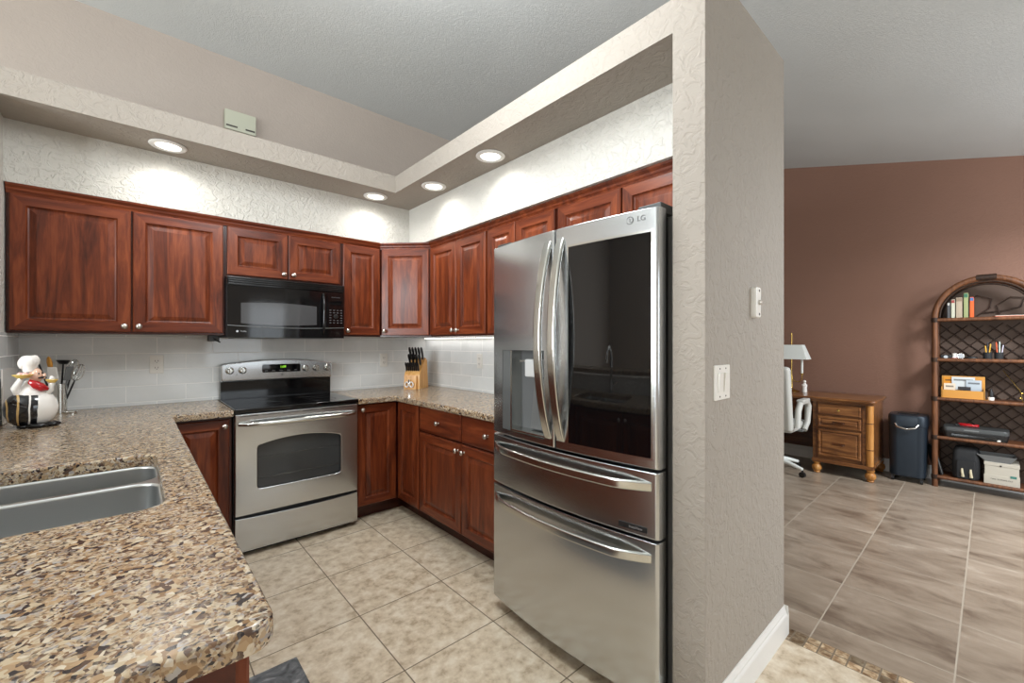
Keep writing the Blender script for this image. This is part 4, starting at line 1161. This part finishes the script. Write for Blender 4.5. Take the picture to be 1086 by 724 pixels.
# bouillotte lamp
t = thing('desk_lamp', 'brass candelabra desk lamp with white rectangular shade on the desk', 'lamp', (3.42, -2.195, 0.7755))
MB().lathe([(0.0001, 0), (0.075, 0), (0.078, 0.008), (0.06, 0.016), (0.02, 0.03), (0.010, 0.05), (0.014, 0.08), (0.008, 0.10), (0.012, 0.16), (0.008, 0.18), (0.006, 0.19), (0.006, 0.62), (0.009, 0.625), (0.004, 0.66), (0.0001, 0.665)], seg=20, cap=False).build('stem', M_brass, t, ang=50)
for sy in (-1, 1):
    am = MB().tube([(0, 0, 0.15), (0, sy * 0.03, 0.115), (0, sy * 0.075, 0.11), (0, sy * 0.10, 0.145), (0, sy * 0.10, 0.20)], 0.0055, 10).lathe([(0.0001, 0.195), (0.02, 0.20), (0.022, 0.21), (0.0001, 0.21)], (0, sy * 0.10, 0), 14).build('arm', M_brass, t, ang=50)
    MB().cyl((0, sy * 0.10, 0.21), (0, sy * 0.10, 0.37), 0.012, seg=14).build('candle_sleeve', M_shade, am)
mb = MB(); q0, q1 = rrect(-0.09, 0.09, -0.170, 0.170, 0.01, 2), rrect(-0.055, 0.055, -0.115, 0.115, 0.008, 2)
mb.rings([[(p[0], p[1], 0.365) for p in q0], [(p[0], p[1], 0.525) for p in q1]], 0, False, False)
mb.rings([[(p[0] * 0.985, p[1] * 0.985, 0.365) for p in q0], [(p[0] * 0.985, p[1] * 0.985, 0.525) for p in q1]], 0, False, False)
mb.build('shade', M_shade, t)
t = thing('angel_figurine', 'small white figurine standing on the desk beside the lamp', 'figurine', (3.40, -2.325, 0.7755))
MB().lathe([(0.0001, 0), (0.024, 0), (0.026, 0.01), (0.022, 0.05), (0.026, 0.08), (0.014, 0.098), (0.010, 0.104)], seg=18).ball((0, 0, 0.118), 0.016).build('body', M_porc, t, ang=60)
MB().tube([(-0.005, 0.022, 0.085), (-0.022, 0.012, 0.072), (-0.022, -0.012, 0.072), (-0.005, -0.022, 0.085)], 0.006, 8).build('folded_arms', M_porc, t, ang=60)

# ------------------------------------------------------------------ office chair
t = thing('office_chair', 'light grey leather office chair pulled up to the desk, half hidden by the partition', 'chair', (2.83, -2.19, 0))
MB().box(-0.23, 0.24, -0.235, 0.235, 0.44, 0.53, 0.035, seg=4).build('seat', M_leather, t, ang=60)
mb = MB(Matrix.Translation((-0.22, 0, 0.44)) @ Matrix.Rotation(R(-9), 4, 'Y')); mb.box(-0.05, 0.04, -0.24, 0.24, 0.02, 0.66, 0.035, seg=4)
br_ = mb.build('backrest', M_leather, t, ang=60)
for sy in (-1, 1):
    y = sy * 0.265
    a_ = MB().tube([(-0.20, y, 0.50), (-0.17, y, 0.66), (-0.10, y, 0.735), (0.10, y, 0.735), (0.17, y, 0.68), (0.14, y, 0.52), (0.04, y, 0.45)], [0.026, 0.028, 0.028, 0.030, 0.030, 0.026, 0.022], 12).build('armrest', M_leather, t, ang=60)
    MB().box(-0.12, 0.12, y - 0.032, y + 0.032, 0.735, 0.765, 0.012, seg=3).build('arm_pad', M_leather, a_, ang=60)
    MB().box(-0.03, 0.05, min(y, y - sy * 0.07), max(y, y - sy * 0.07), 0.44, 0.455).build('arm_bracket', M_grey, a_)
MB().cyl((0, 0, 0.10), (0, 0, 0.44), 0.028, seg=18).box(-0.10, 0.10, -0.08, 0.08, 0.40, 0.439, 0.01).build('gas_column', M_grey, t)
for k in range(5):
    a = R(252 + 72 * k) + R(3)
    ex, ey = 0.285 * math.cos(a), 0.285 * math.sin(a)
    lg_ = MB().tube([(0, 0, 0.12), (ex * 0.5, ey * 0.5, 0.115), (ex, ey, 0.078)], [0.026, 0.022, 0.016], 12).build('base_leg', M_shade, t, ang=60)
    MB().cyl((ex - 0.014 * math.sin(a), ey + 0.014 * math.cos(a), 0.027), (ex + 0.014 * math.sin(a), ey - 0.014 * math.cos(a), 0.027), 0.027, seg=18).cyl((ex, ey, 0.04), (ex, ey, 0.07), 0.008, seg=8).build('castor', M_blackmat, lg_)

# ------------------------------------------------------------------ shredder / rolling bin
t = thing('rolling_bin', 'dark navy rounded bin on castors between the desk and the bookcase', 'bin', (3.435, -3.145, 0))
pl_ = rrect(-0.125, 0.155, -0.155, 0.115, 0.07, 6)
mb = MB().rings([[(p[0] * s, p[1] * s, z) for p in pl_] for s, z in ((0.92, 0.055), (0.96, 0.065), (1.0, 0.52), (1.0, 0.525))], 0, True, True)
mb.build('body', M_navy, t, ang=40)
mb = MB().rings([[(p[0] * s, p[1] * s, z) for p in pl_] for s, z in ((1.02, 0.527), (1.04, 0.535), (1.04, 0.610), (0.98, 0.635), (0.80, 0.640))], 0, True, True)
ld_ = mb.build('lid', M_navy, t, ang=40)
MB().box(-0.06, 0.10, -0.09, 0.05, 0.6405, 0.648, 0.003).build('top_slot', M_blackmat, ld_)
MB().tube([(-0.120, -0.10, 0.555), (-0.150, -0.08, 0.525), (-0.160, -0.02, 0.512), (-0.150, 0.04, 0.525), (-0.120, 0.06, 0.555)], 0.009, 10).build('handle', M_chrome, t, ang=60)
for cx_, cy_ in ((-0.09, -0.12), (-0.09, 0.08), (0.11, -0.12), (0.11, 0.08)):
    MB().cyl((cx_, cy_ - 0.010, 0.021), (cx_, cy_ + 0.010, 0.021), 0.021, seg=16).box(cx_ - 0.012, cx_ + 0.012, cy_ - 0.012, cy_ + 0.012, 0.036, 0.056).build('castor', M_blackmat, t)

# ------------------------------------------------------------------ rattan bookcase (front plane x = BX)
BX, Y0, Y1 = 3.385, -3.985, -3.350
t = thing('rattan_bookcase', 'tall arched rattan bookcase with woven back against the maroon wall', 'bookcase', (BX, (Y0 + Y1) / 2, 0))
hw = (Y1 - Y0) / 2; ZS = 1.555; D = 0.245
for sx in (0, D):
    for sy in (-1, 1):
        MB().tube([(sx, sy * hw, 0), (sx, sy * hw, ZS)], 0.021, 12).build('post', M_rattan, t, ang=60)
    pts = [(sx, hw * math.cos(PI * i / 24), ZS + 0.335 * math.sin(PI * i / 24)) for i in range(25)]
    MB().tube(pts, 0.023, 12, up=(1, 0, 0)).build('arch', M_rattan, t, ang=60)
    MB().tube([(sx, p[1] * 0.90, ZS + (p[2] - ZS) * 0.90) for p in pts], 0.007, 8, up=(1, 0, 0)).build('inner_arch', M_rattand, t, ang=60)
for yy_ in (-0.075, 0.075):
    pass
MB().tube([(-0.001, 0.06 * math.cos(a), ZS + 0.335 + 0.0) for a in (0, PI)], 0.027, 12).build('arch_binding', M_rattand, t, ang=60)
SH = [0.105, 0.468, 0.822, 1.180, 1.545]
for z in SH:
    sh = MB().box(0.0, D, -hw + 0.02, hw - 0.02, z - 0.022, z - 0.004).build('shelf', M_shelfw, t)
    MB().tube([(-0.004, -hw, z - 0.014), (-0.004, hw, z - 0.014)], 0.016, 10).build('front_rail', M_rattan, sh, ang=60)
    for sy in (-1, 1):
        MB().tube([(0, sy * hw, z - 0.014), (D, sy * hw, z - 0.014)], 0.012, 8).build('side_rail', M_rattan, sh, ang=60)
    for sy in (-1, 1):
        MB().lathe([(0.024, z - 0.034), (0.026, z - 0.014), (0.024, z + 0.006)], (0, sy * hw, 0), 12, cap=False).build('binding', M_rattand, sh, ang=60)
# woven lattice back: diagonal canes clipped to the arch outline
def top_z(y): return ZS + 0.325 * math.sqrt(max(0, 1 - (y / hw) ** 2))
mb = MB()
step = 0.100; lo, hi = 0.11, 1.50
for sgn in (-1, 1):
    c_ = -3.0
    while c_ < 3.0:
        # line z = sgn*y*1.0 + c
        y_a, y_b = -hw + 0.02, hw - 0.02
        pts = []
        za, zb = sgn * y_a + c_, sgn * y_b + c_
        for k in range(31):
            y = y_a + (y_b - y_a) * k / 30; z = sgn * y + c_
            if lo <= z <= hi: pts.append((D - 0.012 + 0.003 * sgn, y, z))
        if len(pts) > 1: mb.tube([pts[0], pts[-1]], 0.0042, 6)
        c_ += step
mb.build('lattice_back', M_rattand, t, ang=60)
M_backing = plain('brown_backing_board', (82, 66, 56), 0.8)
MB().prism([(y, 0.10) for y in (-hw + 0.02, hw - 0.02)] + [(hw * 0.94 * math.cos(PI * i / 16), ZS + 0.31 * math.sin(PI * i / 16)) for i in range(17)], D + 0.001, D + 0.006, 'yz').build('backing', M_backing, t)
for cpts in ([(0.05, ZS + 0.02), (-0.02, ZS + 0.08), (-0.03, ZS + 0.16), (0.06, ZS + 0.20), (0.11, ZS + 0.14)], [(-0.08, ZS + 0.02), (-0.06, ZS + 0.10), (-0.14, ZS + 0.17), (-0.22, ZS + 0.16), (-0.20, ZS + 0.08), (-0.10, ZS + 0.05), (0.02, ZS + 0.04)]):
    MB().tube([(D - 0.02, y, z) for y, z in cpts], 0.0055, 8).build('arch_scroll', M_rattand, t, ang=60)
for sy in (-1, 1):
    mb = MB()
    for z0_, z1_ in zip(SH[:-1], SH[1:]):
        mb.tube([(0.0, sy * hw, z0_ + 0.0), (0.08, sy * hw, (z0_ + z1_) / 2), (0.0, sy * hw, z1_ - 0.03)], 0.005, 8)
        mb.tube([(D, sy * hw, z0_ + 0.0), (0.16, sy * hw, (z0_ + z1_) / 2), (D, sy * hw, z1_ - 0.03)], 0.005, 8)
    mb.build('side_braid', M_rattand, t, ang=60)

# --- things on the bookcase; world y decreases to the right
YL = Y1 - 0.03
def item(name, label, cat, y, z, x=0.10, rotz=0, group=None):
    return thing(name, label, cat, (BX + x, y, z - 0.004), rotz, group)
books = [(-3.437, 0.018, 0.150, (84, 84, 86), (190, 188, 182), 'thin dark grey book at the left end of the top shelf'),
         (-3.465, 0.024, 0.175, (196, 196, 176), (150, 60, 55), 'cream book with a red cap band on the top shelf'),
         (-3.503, 0.040, 0.190, (176, 160, 138), (140, 120, 100), 'thick beige book in the middle of the top shelf row'),
         (-3.545, 0.028, 0.228, (150, 158, 110), (60, 110, 84), 'tallest book, green and yellow, on the top shelf'),
         (-3.581, 0.024, 0.188, (226, 96, 36), (70, 110, 160), 'orange and red book at the right end of the top shelf row')]
for y, th, h, c, c2, lb in books:
    o = item('book', lb, 'book', y, SH[4], 0.045, 0, 'books on the top shelf of the rattan bookcase')
    n_ = 'book_cover_%d_%d' % (c[0], c[1])
    MB().box(0.0, 0.13, -th / 2, th / 2, 0, h, 0.003).build('cover', plain(n_, c, 0.6), o)
    MB().box(-0.0008, 0.002, -th / 2 + 0.002, th / 2 - 0.002, h * 0.82, h * 0.97).build('spine_band', plain(n_ + '_band', c2, 0.6), o)
o = item('magazine', 'orange booklet lying flat on the right of the top shelf', 'magazine', -3.80, SH[4], 0.06)
MB(Matrix.Rotation(R(8), 4, 'Z')).box(-0.05, 0.13, -0.08, 0.09, 0.0, 0.010, 0.002).build('cover', plain('orange_cover', (206, 84, 52), 0.5), o)
MB(Matrix.Rotation(R(8), 4, 'Z')).box(-0.048, 0.128, -0.078, 0.088, 0.0101, 0.015).build('pages', M_paper, o)
# second shelf
o = item('camera', 'small black camera at the left end of the second shelf', 'camera', -3.42, SH[3], 0.05)
MB().box(-0.02, 0.03, -0.035, 0.035, 0, 0.035, 0.006).build('body', M_blackmat, o); MB().lathe([(0.014, 0.0), (0.014, -0.02), (0.0001, -0.02)], (-0.02, 0, 0.018), 14, axis='x').build('lens', M_black, o)
o = item('trinket_jar', 'tiny white jar with red base on the second shelf', 'jar', -3.473, SH[3], 0.05)
MB().lathe([(0.0001, 0), (0.020, 0), (0.020, 0.012), (0.014, 0.014), (0.014, 0.040), (0.016, 0.042), (0.016, 0.05), (0.0001, 0.05)], seg=16, cap=False).build('jar', M_porc, o, ang=50)
MB().lathe([(0.021, 0.001), (0.021, 0.010)], seg=16, cap=False).build('base_band', M_red, o)
o = item('wristwatch', 'round metal watch standing on the second shelf', 'watch', -3.512, SH[3], 0.05)
MB().tube([(0, 0.022 * math.cos(a), 0.026 + 0.022 * math.sin(a)) for a in [2 * PI * i / 18 for i in range(18)]], 0.004, 8, closed=True).build('case', M_chrome, o, ang=60)
MB().lathe([(0.021, -0.002), (0.021, 0.002)], (0, 0, 0.026), 18, axis='x').build('dial', M_black, o)
o = item('eyeglasses_case', 'low black case lying on the second shelf', 'case', -3.575, SH[3], 0.05)
MB().lathe([(0.0001, 0), (0.018, 0), (0.022, 0.008), (0.018, 0.020), (0.0001, 0.024)], seg=24, sx=1, sy=2.0, cap=False).build('shell', M_blackmat, o, ang=60)
for y, nm, lb in ((-3.675, 'a', 'left black pen cup with yellow pencils on the second shelf'), (-3.740, 'b', 'right black mesh pen cup on the second shelf')):
    o = item('pen_cup', lb, 'pen cup', y, SH[3], 0.06)
    MB().lathe([(0.0001, 0), (0.026, 0), (0.027, 0.002), (0.028, 0.062), (0.0265, 0.062), (0.0255, 0.004), (0.0001, 0.004)], seg=18, cap=False).build('cup', M_cord, o, ang=50)
pens = [(-3.668, 0.11, (226, 170, 60), 'yellow pencil in the left pen cup, leaning left', 0.006), (-3.684, 0.125, (226, 170, 60), 'yellow pencil in the left pen cup, leaning right', -0.008), (-3.675, 0.14, (40, 44, 50), 'dark pen in the left pen cup', 0.0),
        (-3.730, 0.14, (206, 90, 50), 'orange pen in the right pen cup', 0.005), (-3.744, 0.145, (190, 205, 196), 'pale green marker in the right pen cup', 0.0), (-3.756, 0.115, (190, 186, 200), 'silver pen in the right pen cup', -0.008)]
for i, (y, h, c, lb, ln) in enumerate(pens):
    o = item('pen', lb, 'pen', y + 0, SH[3] + 0.004, 0.06, 0, 'pens in the cups on the second shelf')
    MB().cyl((0, -ln * 0.5, 0.004), (0.0, ln, h), 0.0042, seg=8).cyl((0.0, ln, h), (0, ln * 1.1, h + 0.008), 0.004, 0.0015, seg=8).build('barrel', plain('pen_colour_%d' % i, c, 0.4), o)
# third shelf: letter organiser
o = item('letter_organiser', 'light wooden letter organiser full of mail on the third shelf', 'organiser', -3.525, SH[2], 0.03)
M_pine = plain('honey_pine', (200, 142, 62), 0.5)
MB().box(0.075, 0.083, -0.135, 0.135, 0, 0.200, 0.002).box(0.0, 0.008, -0.132, 0.132, 0.004, 0.075).box(0.0, 0.083, -0.135, -0.128, 0, 0.10).box(0.0, 0.083, 0.128, 0.135, 0, 0.10).box(0.0, 0.083, -0.135, 0.135, 0, 0.004).box(-0.018, -0.001, -0.16, 0.13, 0.0, 0.006).build('box', M_pine, o)
for k, (a, b_, z0, z1, c, lb) in enumerate(((0.04, 0.125, 0.01, 0.185, (214, 140, 30), 'orange envelope standing at the left of the letter organiser'), (-0.075, 0.070, 0.01, 0.190, (200, 205, 206), 'large white envelope standing in the letter organiser'),
                                            (-0.115, -0.02, 0.01, 0.165, (176, 186, 194), 'pale blue letter standing at the right of the letter organiser'), (0.045, 0.120, 0.01, 0.130, (222, 206, 184), 'small cream card at the left of the letter organiser'), (-0.05, 0.03, 0.01, 0.105, (44, 40, 42), 'black card in front of the white letter in the organiser'))):
    e = thing('envelope', lb, 'envelope', (BX + 0.03 + (0.062, 0.052, 0.042, 0.030, 0.020)[k], -3.525 + 0, SH[2] - 0.001), 0, 'mail in the letter organiser')
    MB(Matrix.Rotation(R(4), 4, 'Y')).box(-0.001, 0.001, a, b_, z0 - 0.008, z1).build('paper', plain('mail_paper_%d' % k, c, 0.6), e)
    MB(Matrix.Rotation(R(4), 4, 'Y')).box(-0.0014, -0.001, a + 0.012, b_ - 0.012, z1 - 0.035, z1 - 0.020).build('printed_band', plain('mail_print_%d' % k, tuple(int(v * 0.6) for v in c), 0.6), e)
o = item('glue_bottle', 'small dark bottle with white base beside the letter organiser', 'bottle', -3.695, SH[2], 0.06)
MB().lathe([(0.0001, 0), (0.020, 0), (0.020, 0.028), (0.016, 0.030)], seg=16, cap=False).build('base', M_porc, o, ang=40)
MB().lathe([(0.016, 0.0285), (0.017, 0.07), (0.009, 0.082), (0.008, 0.10), (0.0001, 0.10)], seg=16, cap=False).build('bottle', M_blackmat, o, ang=40)
o = item('dried_stem', 'thin gold stem leaning on the bookcase back at the right of the third shelf', 'stem', -3.83, SH[2], 0.14)
MB().tube([(-0.03, -0.045, 0.0), (0.0, -0.03, 0.09), (0.03, 0.03, 0.20), (0.045, 0.065, 0.26)], 0.0025, 8).ball((-0.01, -0.04, 0.07), 0.010).ball((-0.02, -0.03, 0.03), 0.009).build('stem', M_brass, o)
# fourth shelf: printer
o = item('printer', 'low black and grey printer on the fourth shelf', 'printer', -3.585, SH[1], 0.115)
pr_ = rrect(-0.125, 0.115, -0.215, 0.185, 0.03, 4)
MB().rings([[(p[0] * s, p[1] * s, z) for p in pr_] for s, z in ((0.93, 0.0), (0.96, 0.01), (1.0, 0.055), (1.0, 0.062))], 0, True, True).build('base', M_blackmat, o, ang=30)
MB().rings([[(p[0] * s, p[1] * s, z) for p in pr_] for s, z in ((1.0, 0.064), (1.0, 0.090), (0.97, 0.098))], 0, True, True).build('lid', M_darkgrey, o, ang=30)
MB().box(-0.133, -0.120, -0.15, 0.13, 0.022, 0.040, 0.002).build('paper_slot', M_black, o)
MB().box(-0.1275, -0.1245, -0.04, 0.05, 0.074, 0.086).build('front_badge', M_grey, o)
MB().box(-0.130, -0.122, -0.165, -0.145, 0.010, 0.024, 0.001).build('sticker', M_plate, o)
o = thing('cable_bundle', 'red and black coiled cable lying on top of the printer', 'cable', (BX + 0.11, -3.56, SH[1] + 0.0955))
MB().tube([(0.045 * math.cos(a) * 0.6, 0.06 * math.sin(a), 0.008 + 0.006 * (i % 3)) for i, a in enumerate([2 * PI * k / 14 for k in range(40)])], 0.006, 8).build('cable', M_red, o, ang=60)
MB().box(-0.03, 0.02, 0.055, 0.085, 0, 0.02, 0.005).build('plug', M_blackmat, o)
# bottom shelf
o = item('tablet_sleeve', 'thin dark grey tablet sleeve leaning at the left of the bottom shelf', 'sleeve', -3.400, SH[0], 0.03, R(20))
MB(Matrix.Rotation(R(-13), 4, 'X') ).prism([(p[0], p[1]) for p in rrect(0.0, 0.19, 0.0, 0.265, 0.025, 4)], -0.009, 0.009, 'xz').build('sleeve', M_cord, o, ang=40)
MB(Matrix.Rotation(R(-13), 4, 'X') ).tube([(p[0], -0.0, p[1]) for p in rrect(-0.003, 0.193, 0.0, 0.268, 0.028, 4)], 0.003, 6, closed=True).build('zip', M_grey, o)
o = item('backpack', 'black backpack with two pale straps on the bottom shelf', 'bag', -3.545, SH[0], 0.02)
mb = MB().rings([[(p[0] + 0.09, p[1] * s, z) for p in rrect(-0.085 * q, 0.085 * q, -0.085, 0.085, 0.035, 4)] for s, q, z in ((0.9, 0.9, 0.0), (1.0, 1.0, 0.02), (1.02, 1.02, 0.14), (0.95, 0.95, 0.24), (0.8, 0.75, 0.275), (0.5, 0.5, 0.285))], 0, True, True)
mb.build('body', M_cord, o, ang=60)
MB().rings([[(p[0] - 0.01, p[1] * s, z) for p in rrect(-0.012, 0.02, -0.06, 0.06, 0.01, 3)] for s, z in ((0.95, 0.012), (1.0, 0.03), (1.0, 0.15), (0.9, 0.17))], 0, True, True).build('front_pocket', M_cord, o, ang=60)
M_tanp = plain('pale_strap', (200, 190, 160), 0.6)
for dy in (0.022, -0.030):
    MB().tube([(-0.022, dy, 0.100), (-0.030, dy, 0.075), (-0.030, dy - 0.003, 0.050), (-0.026, dy - 0.004, 0.030)], [0.006, 0.009, 0.009, 0.012], 8).build('strap_end', M_tanp, o)
o = item('storage_box', 'white cardboard storage box with green label on the bottom shelf', 'box', -3.755, SH[0], 0.02)
MB().box(0.002, 0.20, -0.098, 0.098, 0, 0.185, 0.003).build('body', M_paper, o)
MB().box(-0.002, 0.204, -0.102, 0.102, 0.0, 0.078, 0.002).build('lower_sleeve', M_paper, o)
MB().box(-0.001, 0.203, -0.101, 0.101, 0.158, 0.188, 0.002).build('lid', M_paper, o)
MB().lathe([(0.007, 0.0), (0.007, -0.002), (0.0001, -0.002)], (-0.001, 0.005, 0.162), 10, axis='x').build('button_closure', M_slot, o)
MB().box(-0.0035, -0.002, -0.084, -0.048, 0.070, 0.090).build('green_label', M_teal, o)
text_part('box_lettering', 'MAIL SYSTEMS FILE', 0.015, M_slot, o, (-0.0025, 0.0, 0.045), (PI / 2, 0, -PI / 2))
o = thing('paper_tray', 'grey sloped tray lying on top of the white storage box', 'tray', (BX + 0.03, -3.735, SH[0] + 0.1845))
MB().rings([[(0.0, -0.07, 0), (0.15, -0.07, 0), (0.15, 0.07, 0), (0.0, 0.07, 0)], [(-0.01, -0.105, 0.055), (0.17, -0.105, 0.055), (0.17, 0.125, 0.055), (-0.01, 0.125, 0.055)],
            [(-0.006, -0.099, 0.055), (0.166, -0.099, 0.055), (0.166, 0.119, 0.055), (-0.006, 0.119, 0.055)], [(0.004, -0.066, 0.004), (0.146, -0.066, 0.004), (0.146, 0.066, 0.004), (0.004, 0.066, 0.004)]], 0, True, True, False).build('tray', M_grey, o, ang=20)
